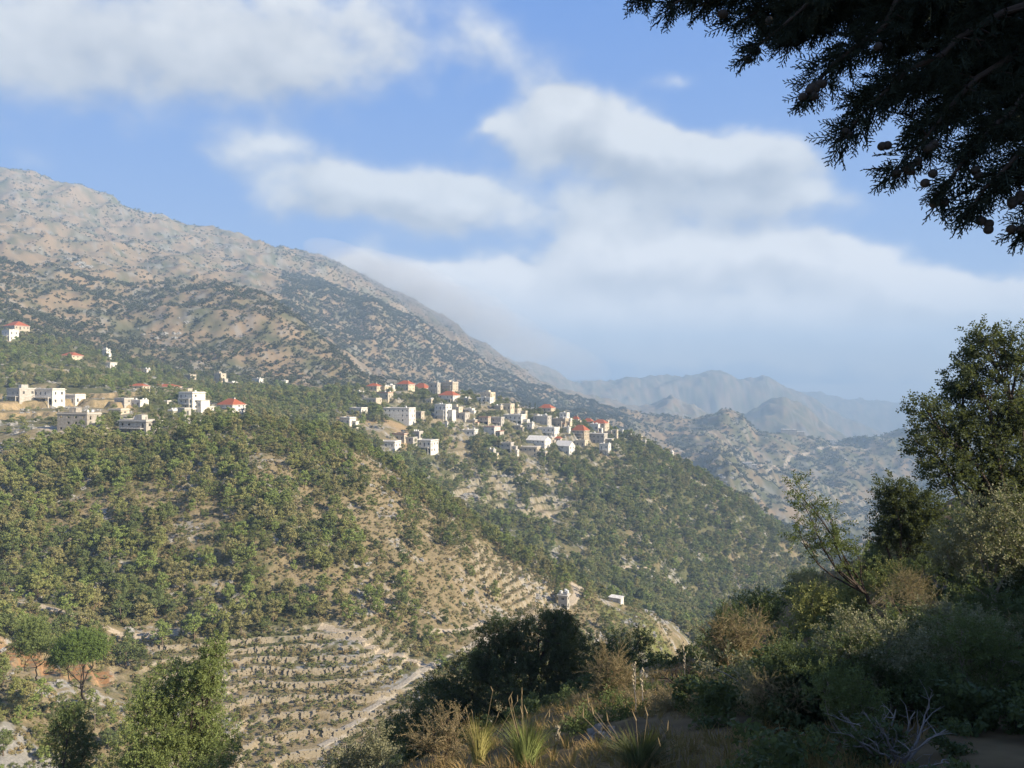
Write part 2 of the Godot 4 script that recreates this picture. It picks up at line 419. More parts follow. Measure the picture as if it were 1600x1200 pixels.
func sky_at(az: float, el: float) -> Color:
	var e := maxf(el, 0.0)
	var s := sin(e)
	var c := Color(SKY_LOW.x, SKY_LOW.y, SKY_LOW.z).lerp(Color(SKY_TOP.x, SKY_TOP.y, SKY_TOP.z), pow(clampf(s / 0.5, 0, 1), 0.75))
	c = c.lerp(Color(SKY_TOP.x * 0.7, SKY_TOP.y * 0.72, SKY_TOP.z * 0.8), smoothstep(0.4, 1.0, s))
	var dir := Vector3(sin(az) * cos(e), s * 1.3, -cos(az) * cos(e))
	var n1 := n_cloud.get_noise_3dv(dir)
	var n2 := n_wisp.get_noise_3dv(dir)
	var n3 := n_puff.get_noise_3dv(dir)
	var front := 1.0 - smoothstep(0.78, 1.0, absf(az))
	var d := 0.0
	var lit := 0.5
	if front > 0.0 and e < 0.9:
		var x := 800.0 + F * tan(az) + n1 * 26.0 + n2 * 30.0
		var y := 600.0 - F * tan(e) / cos(az) + n_cloud.get_noise_3dv(dir + Vector3(5, 0, 0)) * 24.0 + n_wisp.get_noise_3dv(dir + Vector3(0, 5, 0)) * 22.0
		d = cloud_mass(x, y)
		lit = clampf(0.5 + (d - cloud_mass(x + 10.0, y - 30.0)) * 0.8, 0, 1)
		d = d * (1.0 + n1 * 0.25 + n3 * 0.3) + n1 * 0.14 + n2 * 0.16 + n3 * 0.14 - 0.14
	if front < 1.0 or e >= 0.9:
		var g := 0.30 + n1 * 1.5 + n2 * 0.3 + (0.55 - e) * 0.5
		d = lerpf(g, d, front * (1.0 - smoothstep(0.75, 0.9, e)))
	var crisp := smoothstep(0.55, 0.85, lit)
	d = lerpf(smoothstep(0.0, 1.0, clampf(d, 0, 1)), smoothstep(0.06, 0.76, clampf(d, 0, 1)), crisp)
	var low := 1.0 - smoothstep(0.0, 0.26, e)
	var grey := Color(0.47, 0.50, 0.56).lerp(Color(1.32, 1.16, 0.99), low)
	var white := Color(0.92, 0.92, 0.91).lerp(Color(1.98, 1.72, 1.44), low)
	var k := clampf(lit + n2 * 0.3 + n3 * 0.35, 0, 1)
	c = c.lerp(grey.lerp(white, k) * CLOUD_GAIN, d * 0.94)
	return c

const SKY_LOW := Vector3(0.125, 0.195, 0.335)
const SKY_TOP := Vector3(0.034, 0.102, 0.29)
const CLOUD_GAIN := 0.385

# ---------------------------------------------------------------- houses
func quad(st: SurfaceTool, a: Vector3, b: Vector3, c: Vector3, d: Vector3) -> void:
	var n := (c - a).cross(b - a).normalized()
	for v: Vector3 in [a, b, c, a, c, d]:
		st.set_normal(n)
		st.add_vertex(v)

func box(st: SurfaceTool, lo: Vector3, hi: Vector3) -> void:
	var p := func(x: int, y: int, z: int) -> Vector3: return Vector3(hi.x if x else lo.x, hi.y if y else lo.y, hi.z if z else lo.z)
	quad(st, p.call(0, 1, 1), p.call(1, 1, 1), p.call(1, 0, 1), p.call(0, 0, 1))
	quad(st, p.call(1, 1, 0), p.call(0, 1, 0), p.call(0, 0, 0), p.call(1, 0, 0))
	quad(st, p.call(1, 1, 1), p.call(1, 1, 0), p.call(1, 0, 0), p.call(1, 0, 1))
	quad(st, p.call(0, 1, 0), p.call(0, 1, 1), p.call(0, 0, 1), p.call(0, 0, 0))
	quad(st, p.call(0, 1, 0), p.call(1, 1, 0), p.call(1, 1, 1), p.call(0, 1, 1))
	quad(st, p.call(0, 0, 1), p.call(1, 0, 1), p.call(1, 0, 0), p.call(0, 0, 0))

func maker() -> SurfaceTool:
	var st := SurfaceTool.new()
	st.begin(Mesh.PRIMITIVE_TRIANGLES)
	return st

# a wall with real openings: origin at its lower left seen from outside, u along it, n outwards
func facade(st: SurfaceTool, o: Vector3, u: Vector3, n: Vector3, w: float, lo: float, hi: float, holes: Array) -> void:
	var xs := [0.0, w]
	var ys := [lo, hi]
	for h: Rect2 in holes:
		xs.append_array([h.position.x, h.end.x])
		ys.append_array([h.position.y, h.end.y])
	xs.sort()
	ys.sort()
	var up := Vector3.UP
	for i in xs.size() - 1:
		if xs[i + 1] - xs[i] < 0.01: continue
		for k in ys.size() - 1:
			if ys[k + 1] - ys[k] < 0.01: continue
			var mid := Vector2((xs[i] + xs[i + 1]) * 0.5, (ys[k] + ys[k + 1]) * 0.5)
			var open := false
			for h: Rect2 in holes:
				if h.has_point(mid): open = true
			if open: continue
			quad(st, o + u * xs[i] + up * ys[k + 1], o + u * xs[i + 1] + up * ys[k + 1], o + u * xs[i + 1] + up * ys[k], o + u * xs[i] + up * ys[k])
	for h: Rect2 in holes:
		var a := o + u * h.position.x + up * h.position.y
		var b := o + u * h.end.x + up * h.position.y
		var c := o + u * h.end.x + up * h.end.y
		var d := o + u * h.position.x + up * h.end.y
		var back := n * -0.28
		quad(st, a + back, a, d, d + back)
		quad(st, b, b + back, c + back, c)
		quad(st, a, a + back, b + back, b)
		quad(st, d + back, d, c, c + back)

var M := {}
var window_mesh: ArrayMesh
var blocked := []                    # [x, z, radius] where no tree may stand

func house_materials() -> void:
	for a: Array in [["white", Color(0.80, 0.78, 0.73)], ["cream", Color(0.66, 0.58, 0.44)], ["grey", Color(0.50, 0.48, 0.44)], ["stone", Color(0.48, 0.41, 0.31)], ["beige", Color(0.56, 0.50, 0.40)], ["concrete", Color(0.40, 0.37, 0.32)]]:
		var m := plain(a[0] + "_plaster", a[1], 0.9)
		m.albedo_texture = M.get("stain") if M.has("stain") else noise_texture(0.02, 5, Color(0.8, 0.78, 0.75), Color(1, 1, 1), 31, 256)
		M.stain = m.albedo_texture
		m.uv1_triplanar = true
		m.uv1_world_triplanar = true
		m.uv1_scale = Vector3(0.13, 0.13, 0.13)
		M[a[0]] = m
	var tile := plain("roof_tiles", Color(0.50, 0.15, 0.065), 0.8)
	tile.albedo_texture = noise_texture(0.05, 5, Color(0.62, 0.6, 0.6), Color(1, 1, 1), 8, 256)
	tile.uv1_triplanar = true
	tile.uv1_world_triplanar = true
	tile.uv1_scale = Vector3(0.3, 0.3, 0.3)
	M.tile = tile
	M.roof = plain("flat_roof", Color(0.50, 0.47, 0.42), 0.9)
	M.glass = plain("window_glass", Color(0.025, 0.03, 0.035), 0.25)
	M.frame = plain("window_frame", Color(0.5, 0.47, 0.42), 0.7)
	M.tank = plain("tank_plastic", Color(0.62, 0.62, 0.6), 0.5)
	M.rail = plain("railing", Color(0.35, 0.34, 0.33), 0.6)
	var st := maker()
	box(st, Vector3(-0.5, 0, -0.05), Vector3(-0.44, 1, 0.05))
	box(st, Vector3(0.44, 0, -0.05), Vector3(0.5, 1, 0.05))
	box(st, Vector3(-0.44, 0, -0.05), Vector3(0.44, 0.06, 0.05))
	box(st, Vector3(-0.44, 0.94, -0.05), Vector3(0.44, 1, 0.05))
	box(st, Vector3(-0.03, 0.06, -0.04), Vector3(0.03, 0.94, 0.04))
	window_mesh = st.commit()
	window_mesh.surface_set_material(0, M.frame)
	st = maker()
	quad(st, Vector3(-0.44, 0.94, -0.02), Vector3(0.44, 0.94, -0.02), Vector3(0.44, 0.06, -0.02), Vector3(-0.44, 0.06, -0.02))
	st.commit(window_mesh)
	window_mesh.surface_set_material(1, M.glass)

func seat(x: float, y: float, d: float, slack := 0.22) -> Vector3:    # where the land near distance d shows at that bearing and height
	var best := 1e9
	var at := px(x, y, d)
	for i in 81:
		var dd := d * (1.0 + slack * (i - 40) / 40.0)
		var p := px(x, y, dd)
		var g := ground(p.x, p.z)
		var miss := absf(600.0 - g / dd * F - y) + absf(dd - d) / d * 6.0
		if not in_view(p.x, g + 2.5, p.z): miss += 6.0
		if miss < best:
			best = miss
			at = Vector3(p.x, g, p.z)
	return at

func openings(w: float, storeys: int, fh: float, arcade: bool, r: RandomNumberGenerator) -> Array:
	var out := []
	var n := maxi(1, int(w / 3.3))
	for s in storeys:
		var y0 := s * fh
		if s == 0 and arcade:
			var m := maxi(2, int(w / 3.6))
			for i in m:
				out.append(Rect2((i + 0.12) * w / m, y0 + 0.15, w / m * 0.76, fh * 0.74))
			continue
		for i in n:
			if r.randf() < 0.12: continue
			var ww := r.randf_range(0.9, 1.3)
			var door := r.randf() < 0.18
			var h := fh * (0.7 if door else 0.4)
			out.append(Rect2((i + 0.5) * w / n - ww / 2, y0 + (0.12 if door else fh * 0.32), ww, h))
	return out

func house(x0: float, x1: float, yt: float, yb: float, dist: float, storeys: int, roof: String, wall: String, yaw: float, flags: String, label: String) -> Node3D:
	var r := RandomNumberGenerator.new()
	r.seed = int(x0 * 31 + yb * 17)
	var at := seat((x0 + x1) * 0.5, yb, dist)
	var d := -at.z
	var h := (yb - yt) / F * d
	var ratio := 0.75 if x1 - x0 < 45 else 0.55
	var wpx := (x1 - x0) / F * d
	var roof_h := 0.0
	if roof == "h" or roof == "g": roof_h = h * 0.36
	if flags.contains("S"): h -= h * 0.16
	var w := wpx / (cos(yaw) + ratio * absf(sin(yaw)))
	var dp := w * ratio
	var away := Vector3(at.x, 0, at.z).normalized() * (dp * 0.5 * cos(yaw) + w * 0.5 * absf(sin(yaw)))
	at += Vector3(away.x, 0, away.z)                 # its front stands on the spot, the rest is dug into the slope
	var o := thing("house", label, "house", at, yaw, "houses on the hillside")
	if roof == "f" or roof == "r": h = maxf(h - 0.75, storeys * 2.3)
	var top := h - roof_h
	var fh := top / storeys
	var low := -4.0
	var hw := w / 2
	var hd := dp / 2
	var st := maker()
	var sides := [[Vector3(-hw, 0, hd), Vector3.RIGHT, Vector3.BACK, w], [Vector3(hw, 0, hd), Vector3.FORWARD, Vector3.RIGHT, dp], [Vector3(-hw, 0, -hd), Vector3.BACK, Vector3.LEFT, dp], [Vector3(hw, 0, -hd), Vector3.LEFT, Vector3.FORWARD, w]]
	for k in 4:
		var s: Array = sides[k]
		var holes := openings(s[3], storeys, fh, flags.contains("A") and k == 0, r) if s[3] > 2.0 and fh > 1.6 else []
		facade(st, s[0], s[1], s[2], s[3], low, top, holes)
		if k == 3 or flags.contains("U"): continue
		for q: Rect2 in holes:
			if q.size.x > 2.2: continue
			var win := put("window", window_mesh, null, o, s[0] + s[1] * q.get_center().x + Vector3.UP * q.position.y + s[2] * -0.2, atan2(s[2].x, s[2].z))
			win.scale = Vector3(q.size.x, q.size.y, 1)
	put("wall", st.commit(), M[wall], o)
	st = maker()
	if roof == "h":
		var e := 0.55
		var ridge := maxf(0.3, hw - hd * 0.8)
		var a := [Vector3(-hw - e, top - 0.1, hd + e), Vector3(hw + e, top - 0.1, hd + e), Vector3(hw + e, top - 0.1, -hd - e), Vector3(-hw - e, top - 0.1, -hd - e)]
		var l := Vector3(-ridge, top + roof_h, 0)
		var g := Vector3(ridge, top + roof_h, 0)
		quad(st, l, g, a[1], a[0])
		quad(st, g, l, a[3], a[2])
		for t: Array in [[g, a[2], a[1]], [l, a[0], a[3]]]:
			var nn: Vector3 = (t[2] - t[0]).cross(t[1] - t[0]).normalized()
			for v: Vector3 in t:
				st.set_normal(nn)
				st.add_vertex(v)
		quad(st, a[0], a[1], a[2], a[3])
		var tiles := put("roof", st.commit(), M.tile, o)
		st = maker()
		box(st, Vector3(-hw - e + 0.05, top - 0.34, -hd - e + 0.05), Vector3(hw + e - 0.05, top - 0.12, hd + e - 0.05))
		put("eaves", st.commit(), M.white, o)
		if r.randf() < 0.5:
			st = maker()
			box(st, Vector3(hw * 0.35, top + 0.4, -0.4), Vector3(hw * 0.35 + 0.8, top + roof_h + 0.5, 0.4))
			put("chimney", st.commit(), M[wall], tiles)
	elif roof == "g":
		var e := 0.45
		for s in [-1.0, 1.0]:
			var a := Vector3(-hw - e, top - 0.15, s * (hd + e))
			var b := Vector3(hw + e, top - 0.15, s * (hd + e))
			var rl := Vector3(-hw - e, top + roof_h, 0)
			var rr := Vector3(hw + e, top + roof_h, 0)
			quad(st, rl, rr, b, a)
			quad(st, a - Vector3(0, 0.2, 0), b - Vector3(0, 0.2, 0), rr - Vector3(0, 0.2, 0), rl - Vector3(0, 0.2, 0))
			quad(st, a, b, b - Vector3(0, 0.2, 0), a - Vector3(0, 0.2, 0))
			for q: Array in [[-hw, -1.0], [hw, 1.0]]:
				var tri := [Vector3(q[0], top, s * hd), Vector3(q[0], top, 0), Vector3(q[0], top + roof_h - 0.15, 0)]
				if s * q[1] > 0: tri.reverse()
				for v: Vector3 in tri:
					st.set_normal(Vector3(q[1], 0, 0))
					st.add_vertex(v)
		put("roof", st.commit(), M.white if wall == "white" else M.tile, o)
	elif roof == "f" or roof == "r":
		var e := r.randf_range(0.15, 0.6)
		box(st, Vector3(-hw - e, top, -hd - e), Vector3(hw + e, top + 0.3, hd + e))
		var rf := put("roof", st.commit(), M.tile if roof == "r" else M.roof, o)
		st = maker()
		var ph := r.randf_range(0.25, 0.6)
		for s: Array in [[-hw, hd - 0.2, hw, hd], [-hw, -hd, hw, -hd + 0.2], [-hw, -hd + 0.2, -hw + 0.2, hd - 0.2], [hw - 0.2, -hd + 0.2, hw, hd - 0.2]]:
			box(st, Vector3(s[0], top + 0.3, s[1]), Vector3(s[2], top + 0.3 + ph, s[3]))
		put("parapet", st.commit(), M[wall], o)
		if flags.contains("S"):
			st = maker()
			var sx := hw * r.randf_range(-0.5, 0.4)
			box(st, Vector3(sx - 1.6, top + 0.302, -hd * 0.5), Vector3(sx + 1.6, top + 0.3 + maxf(2.2, h * 0.19), hd * 0.3))
			put("stair_head", st.commit(), M[wall], rf)
		if flags.contains("T") or r.randf() < 0.45:
			for q in r.randi_range(1, 3):
				var c := CylinderMesh.new()
				c.top_radius = 0.55
				c.bottom_radius = 0.55
				c.height = 1.3
				c.radial_segments = 10
				put("water_tank", c, M.tank, rf, Vector3(hw * r.randf_range(-0.7, 0.7), top + 0.97, -hd * 0.2 + q * 1.3 - 1.6))
	if flags.contains("B") or (storeys >= 2 and w > 6.0 and r.randf() < 0.35):
		for s in range(1, storeys):
			st = maker()
			box(st, Vector3(-hw * 0.8, s * fh - 0.2, hd + 0.003), Vector3(hw * 0.8, s * fh, hd + 1.5))
			var slab := put("balcony", st.commit(), M.white if wall == "white" else M.roof, o)
			st = maker()
			for q in 11:
				var bx := lerpf(-hw * 0.78, hw * 0.78, q / 10.0)
				box(st, Vector3(bx - 0.04, s * fh, hd + 1.36), Vector3(bx + 0.04, s * fh + 0.95, hd + 1.44))
			box(st, Vector3(-hw * 0.8, s * fh + 0.952, hd + 1.33), Vector3(hw * 0.8, s * fh + 1.05, hd + 1.47))
			put("railing", st.commit(), M.rail, slab)
			for sgn in [-0.78, 0.78]:
				st = maker()
				box(st, Vector3(hw * sgn - 0.14, (s - 1) * fh - (3.0 if s == 1 else 0.0), hd + 1.16), Vector3(hw * sgn + 0.14, s * fh - 0.202, hd + 1.44))
				put("column", st.commit(), M[wall], o)
	if flags.contains("U"):
		for q: Array in [[-0.95, 0.9], [0.95, 0.9], [-0.95, -0.9], [0.95, -0.9], [0.0, 0.9]]:
			st = maker()
			box(st, Vector3(hw * q[0] - 0.13, top + 0.302, hd * q[1] - 0.13), Vector3(hw * q[0] + 0.13, top + 1.9, hd * q[1] + 0.13))
			put("column", st.commit(), M.concrete, o)
	# a lower wing built on to one side
	if w > 5.0 and top > 3.0 and r.randf() < 0.6 and roof != "g":
		var sgn := 1.0 if r.randf() < 0.6 else -1.0
		var aw := w * r.randf_range(0.25, 0.5)
		var ah := top * r.randf_range(0.4, 0.72)
		var az := dp * r.randf_range(-0.2, 0.12)
		var ad := dp * r.randf_range(0.25, 0.38)
		var ax0 := hw + 0.004 if sgn > 0 else -hw - aw - 0.004
		var ast := maker()
		var afl := maxi(1, int(ah / 2.9))
		var fronts := openings(aw, afl, ah / afl, r.randf() < 0.3, r) if aw > 2.0 else []
		facade(ast, Vector3(ax0, 0, az + ad), Vector3.RIGHT, Vector3.BACK, aw, low, ah, fronts)
		facade(ast, Vector3(ax0 + aw, 0, az + ad), Vector3.FORWARD, Vector3.RIGHT, ad * 2.0, low, ah, [])
		facade(ast, Vector3(ax0, 0, az - ad), Vector3.BACK, Vector3.LEFT, ad * 2.0, low, ah, [])
		facade(ast, Vector3(ax0 + aw, 0, az - ad), Vector3.LEFT, Vector3.FORWARD, aw, low, ah, [])
		var other: String = wall if r.randf() < 0.5 else ["grey", "cream", "beige", "white"][r.randi() % 4]
		var wing := put("wing", ast.commit(), M[other], o)
		ast = maker()
		box(ast, Vector3(ax0 + (0.0 if sgn > 0 else -0.25), ah + 0.002, az - ad - 0.25), Vector3(ax0 + aw + (0.25 if sgn > 0 else 0.0), ah + 0.24, az + ad + 0.25))
		put("roof", ast.commit(), M.tile if r.randf() < 0.12 else M.roof, wing)
		for q: Rect2 in fronts:
			if q.size.x > 2.2: continue
			var win := put("window", window_mesh, null, wing, Vector3(ax0, 0, az + ad) + Vector3.RIGHT * q.get_center().x + Vector3.UP * q.position.y + Vector3.BACK * -0.2)
			win.scale = Vector3(q.size.x, q.size.y, 1)
	blocked.append([at.x, at.z, maxf(w, dp) * 0.62])
	# keep the view of the front free of tall trees
	var toward := Vector3(-at.x, 0, -at.z).normalized()
	blocked.append([at.x + toward.x * dp * 0.9, at.z + toward.z * dp * 0.9, w * 0.5])
	if dist < 430: blocked.append([at.x + toward.x * dp * 1.7, at.z + toward.z * dp * 1.7, w * 0.5])
	return o

# bearing from, to, top, base, distance, storeys, roof, wall, turn, extras | what it looks like
const HOUSES := """
4,28,515,533,560,2,f,white,-.45,BT|small bright white house at the far left edge, below a tiled beige house
7,45,501,522,578,2,h,beige,-.5,|beige stone house with orange tiled roof, topmost at the far left edge
95,129,550,565,520,2,h,cream,-.4,B|cream house with orange hipped roof on the bank above the ochre cuttings
160,172,545,560,600,3,f,white,-.4,SU|narrow white unfinished house standing alone at the foot of the mountain scrub
160,181,566,577,560,1,f,white,-.3,|low white building below the narrow unfinished house
221,236,576,585,580,1,f,white,-.4,T|low white flat-roofed house under the mountain, left of the pine belt
12,56,603,632,405,2,f,grey,-.5,S|grey left wing with a stair tower beside the long white balcony house
54,100,606,632,395,2,f,white,-.35,BA|long white two-storey house with deep balcony below the ochre cuttings
100,131,613,630,400,1,f,white,-.3,|low white annex on the right of the long balcony house
94,154,639,675,300,3,f,concrete,-.22,SU|bare grey concrete three-storey block nearest on the left hillside
188,250,650,678,318,2,f,grey,-.35,UTS|pale grey unfinished two-storey house with rooftop clutter above the pines
172,200,639,649,345,1,f,beige,-.3,|low beige house between the concrete block and the rooftop clutter house
180,208,622,636,385,2,f,grey,-.45,|grey house half hidden behind trees under the long orange roofs
205,231,625,636,380,1,f,white,-.4,T|low white house right beside the half hidden grey house
204,231,599,609,480,1,h,cream,-.15,|shorter of the two long orange roofs beside the ochre cuttings
234,281,598,609,480,1,h,cream,-.15,|longer of the two long orange roofs beside the sandy bank
287,306,585,599,560,2,f,beige,-.45,U|pale unfinished house above the longer orange roof
280,320,612,640,420,3,f,white,-.5,BT|tall white three-storey house left of the white house with orange roof
278,298,637,660,340,2,f,grey,-.5,|narrow grey house at the upper edge of the near pines
340,383,620,646,420,3,h,white,-.5,B|white three-storey house with orange roof above the near pines
335,353,572,590,600,3,f,beige,-.45,US|tall beige unfinished house above the sandy bank
349,371,592,600,575,1,f,white,-.3,|low white house below the tall beige unfinished one
392,402,639,647,430,1,f,white,-.4,|tiny white house at the right end of the near houses
394,412,584,594,640,1,f,white,-.4,T|white flat-roofed house alone among trees at the mountain foot
440,450,594,601,660,1,f,white,-.3,|very small white hut in the woods left of the village
573,596,589,601,650,1,h,cream,-.4,|house with orange pyramid roof at the left end of the village crest
620,648,586,602,655,2,h,cream,-.5,|cream house with broad orange roof on the village crest
644,673,599,621,640,2,h,white,-.5,B|white house with steep red roof below the crest, left of a grey flat house
671,688,597,615,652,2,f,grey,-.4,T|grey flat-roofed house between the red roof and the tall crest house
689,716,587,607,665,4,f,beige,-.5,BS|tall beige four-storey house at the top of the village
685,719,611,629,630,2,h,white,-.5,A|white house with red roof and arched porch below the tall crest house
584,611,603,617,640,2,f,cream,-.5,|cream two-storey house left of the broad orange roof
606,617,597,606,650,2,f,white,-.4,T|small white house behind the cream two-storey house
545,570,612,625,612,2,f,grey,-.4,|grey flat house at the upper left end of the village
589,614,613,625,622,1,r,beige,-.4,|low house with pinkish roof below the cream two-storey house
567,596,622,637,602,2,f,beige,-.35,A|beige house with dark open ground floor on the left of the village
547,574,637,652,572,2,f,white,-.45,|white two-storey house at the left, above the bare field
531,556,652,665,542,1,f,white,-.5,|small white house beside the bare earth field
599,649,636,660,560,3,f,white,-.3,T|largest long white block in the middle of the village
646,663,642,656,566,2,f,beige,-.4,|small beige house touching the right of the long white block
679,706,633,658,566,3,f,white,-.55,BT|three-storey white house with bright side wall right of the long block
704,723,635,649,578,2,f,cream,-.5,S|cream house with a tall stair head behind the three-storey house
706,734,645,656,570,1,f,grey,-.4,|low grey house in shade right of the three-storey house
751,774,608,624,640,2,f,cream,-.55,S|cream house with corner tower below the dark cypress
745,772,622,631,630,1,f,white,-.35,|long low white house under the cream tower house
748,767,650,663,586,2,r,beige,-.35,A|house with flat red porch roof in the middle right of the village
751,782,665,681,566,2,r,white,-.5,|white two-storey house with thin red roof at the lower middle
721,747,671,682,560,1,f,white,-.3,T|flat white single-storey house left of the thin red roof
610,641,676,689,535,1,r,beige,-.4,|low house with brown roof in the trees under the long block
590,626,689,701,520,1,f,white,-.3,|long low white house at the lower left of the village
647,685,686,707,520,2,f,white,-.45,AB|white house with open arcades at the lower left village edge
641,661,674,685,540,1,f,grey,-.4,|grey flat house just above the arcaded white house
767,788,650,665,590,2,f,grey,-.4,|grey two-storey house right of the red porch roof
780,804,630,642,640,1,f,cream,-.45,|cream house on the crest with a curved terrace front
800,811,616,624,655,1,f,cream,-.4,|small cream house at the top among dark trees
787,822,650,665,600,2,f,white,-.35,A|wide white house with grey ground floor in the dense quarter
791,815,638,651,622,2,f,beige,-.45,|beige house right above the wide white house
814,824,642,658,612,3,f,cream,-.5,|thin cream tower house beside the wide white house
841,868,631,647,655,2,h,cream,-.5,|cream house with orange roof at the top of the dense quarter
874,890,645,664,640,3,f,white,-.55,T|tall white house with bright side on the right of the dense quarter
833,862,651,665,618,2,f,grey,-.4,U|grey house in shade in the heart of the dense quarter
862,889,655,669,615,2,f,stone,-.4,|grey stone house right of the shaded grey house
894,906,648,662,640,2,h,cream,-.5,|small house with orange cap roof above the big stone house
911,928,653,668,645,2,h,beige,-.4,|house with orange hipped roof, left of a pair near the end
925,951,655,671,640,2,h,beige,-.5,|house with long orange roof, right of a pair near the end
921,938,663,675,628,1,f,white,-.4,|bright white house below the pair of orange roofs
942,952,657,671,642,2,f,cream,-.5,|slim cream house at the right end of the orange roofs
965,975,660,669,655,2,f,white,-.5,|white cube house at the right end of the crest
893,921,665,688,612,3,h,stone,-.6,|big stone house with bright orange hipped roof near the village tip
840,875,667,683,600,2,f,white,-.45,BT|white balcony house below the heart of the dense quarter
822,862,682,700,572,2,g,white,-.5,|white gabled house above the long flat house at the lower edge
810,845,696,712,560,2,f,beige,-.3,|long flat beige house at the lower edge of the village
867,899,689,710,572,2,g,white,-.6,|white house with pale gable roof at the lower edge right
918,950,677,693,590,2,f,grey,-.4,T|grey flat house near the lower village tip
936,955,692,710,580,2,f,white,-.5,|white house with rounded top, lowest at the village tip
759,775,702,716,552,1,f,grey,-.4,|small grey house low in the trees below the village
780,803,692,708,556,2,f,grey,-.35,A|shaded grey house under trees left of the long flat house
797,811,702,712,552,1,f,white,-.3,|little white wall-like house beside the long flat house
992,1004,677,686,648,1,f,cream,-.5,|small cream house in the pines past the village tip
980,987,677,685,650,1,f,white,-.4,|tiny white house in the pines past the village tip
866,878,684,692,588,1,h,beige,-.4,|tiny orange roof between the gabled houses
898,919,689,701,588,1,f,cream,-.5,|low cream house right of the pale gable roof
820,835,659,669,606,1,f,white,-.4,|small white terrace house left of the shaded grey house
956,966,671,685,630,2,f,cream,-.5,|narrow cream house among trees at the village tip
1042,1053,689,697,655,1,f,white,-.5,T|tiny white house alone on the wooded ridge right of the village
1219,1246,671,679,2080,3,f,beige,-.3,|large pale building far off on a plateau across the valley
1297,1305,688,698,2150,4,f,white,-.3,|tiny pale tower house far off beside a sandy road
1158,1176,722,729,1680,1,f,white,-.3,|low white farmhouse far off above a pale rocky knob
872,890,941,952,292,2,f,grey,-.4,|grey block house half hidden behind the dark oak in the valley
911,921,892,899,430,1,f,white,-.4,|tiny white cabin beside the upper valley road
850,862,668,676,604,1,f,grey,-.4,|small grey house squeezed behind the white balcony house
803,816,664,672,606,1,f,beige,-.4,|small beige annex below the wide white house
829,842,645,653,632,1,f,cream,-.45,|cream cube at the upper edge of the dense quarter
846,856,648,655,640,1,f,white,-.5,|white cube just below the cream house with orange roof
868,880,660,669,628,1,f,beige,-.45,|beige cube below the tall white dense-quarter house
880,892,670,680,616,2,f,white,-.5,|white house wedged left of the big stone house
852,866,684,693,590,1,f,beige,-.5,|small beige house right of the white gabled house
905,918,678,688,604,1,f,beige,-.5,|beige house at the right foot of the big stone house
929,940,675,684,612,1,h,white,-.5,|little tiled house below the bright white one near the tip
945,957,672,681,624,1,f,beige,-.5,|beige cube below the slim cream house
726,742,640,648,590,1,f,white,-.45,|small white house in the trees right of the cream stair-head house
664,678,622,629,622,1,f,cream,-.4,|low cream wall house under the steep red roof
720,736,622,630,640,1,f,grey,-.4,|low grey house in trees right of the arched red-roofed house
632,644,652,659,552,1,f,beige,-.4,|small beige outhouse below the long white block
690,702,662,669,560,1,f,white,-.4,|small white shed-like house below the three-storey house
730,746,657,665,576,1,f,beige,-.4,|small beige house left of the red porch house
772,786,634,641,634,1,f,beige,-.45,|small beige house between the cream tower house and the crest
823,833,668,676,600,1,f,grey,-.4,|tiny grey house in front of the white terrace house
884,896,655,663,634,1,f,grey,-.5,|tiny grey house under the orange cap roof
1000,1010,684,691,645,1,f,white,-.4,|tiny white house lowest in the pines past the village tip
112,124,641,648,360,1,f,beige,-.3,|small beige hut behind the grey concrete block
252,268,626,634,400,1,f,white,-.4,|low white house left of the tall white three-storey one
320,334,634,642,410,1,f,white,-.4,|low white house right of the tall white three-storey one
262,276,643,650,345,1,f,white,-.4,|white rooftop house right of the rooftop clutter house
306,318,588,595,570,1,f,beige,-.4,|small beige annex of the pale unfinished house
"""

func build_houses() -> void:
	house_materials()
	for line in HOUSES.strip_edges().split("\n"):
		var half := line.split("|")
		var f := half[0].split(",")
		house(float(f[0]), float(f[1]), float(f[2]), float(f[3]), float(f[4]), int(f[5]), f[6], f[7], float(f[8]), f[9] if f.size() > 9 else "", half[1])
	# the white shed on the meadow spur: mono-pitch roof, corrugated sides
	var at := seat(963, 938, 290)
	var s := thing("shed", "white metal shed with flat pitched roof on the green meadow in the valley", "shed", at, -0.55)
	var st := maker()
	box(st, Vector3(-2.6, -1.0, -1.5), Vector3(2.6, 2.2, 1.5))
	for i in 26:
		box(st, Vector3(-2.55 + i * 0.2, 0, 1.502), Vector3(-2.47 + i * 0.2, 2.15, 1.54))
	put("wall", st.commit(), M.white, s)
	st = maker()
	quad(st, Vector3(-2.9, 2.55, -1.8), Vector3(2.9, 2.55, -1.8), Vector3(2.9, 2.25, 1.8), Vector3(-2.9, 2.25, 1.8))
	quad(st, Vector3(-2.9, 2.15, 1.8), Vector3(2.9, 2.15, 1.8), Vector3(2.9, 2.45, -1.8), Vector3(-2.9, 2.45, -1.8))
	quad(st, Vector3(-2.9, 2.25, 1.8), Vector3(2.9, 2.25, 1.8), Vector3(2.9, 2.15, 1.8), Vector3(-2.9, 2.15, 1.8))
	put("roof", st.commit(), M.white, s)
	st = maker()
	box(st, Vector3(0.9, 0, 1.545), Vector3(1.8, 2.0, 1.6))
	put("door", st.commit(), M.rail, s)
	blocked.append([at.x, at.z, 4.0])
	blocked.append([at.x * 0.97, at.z * 0.97, 6.0])

# ---------------------------------------------------------------- far trees and scrub
func leaf_material(called: String, c: Color, tinted := false) -> StandardMaterial3D:
	var m := plain(called, c, 0.75)
	m.vertex_color_use_as_albedo = tinted
	m.backlight_enabled = true
	m.backlight = Color(0.35, 0.38, 0.2)
	return m

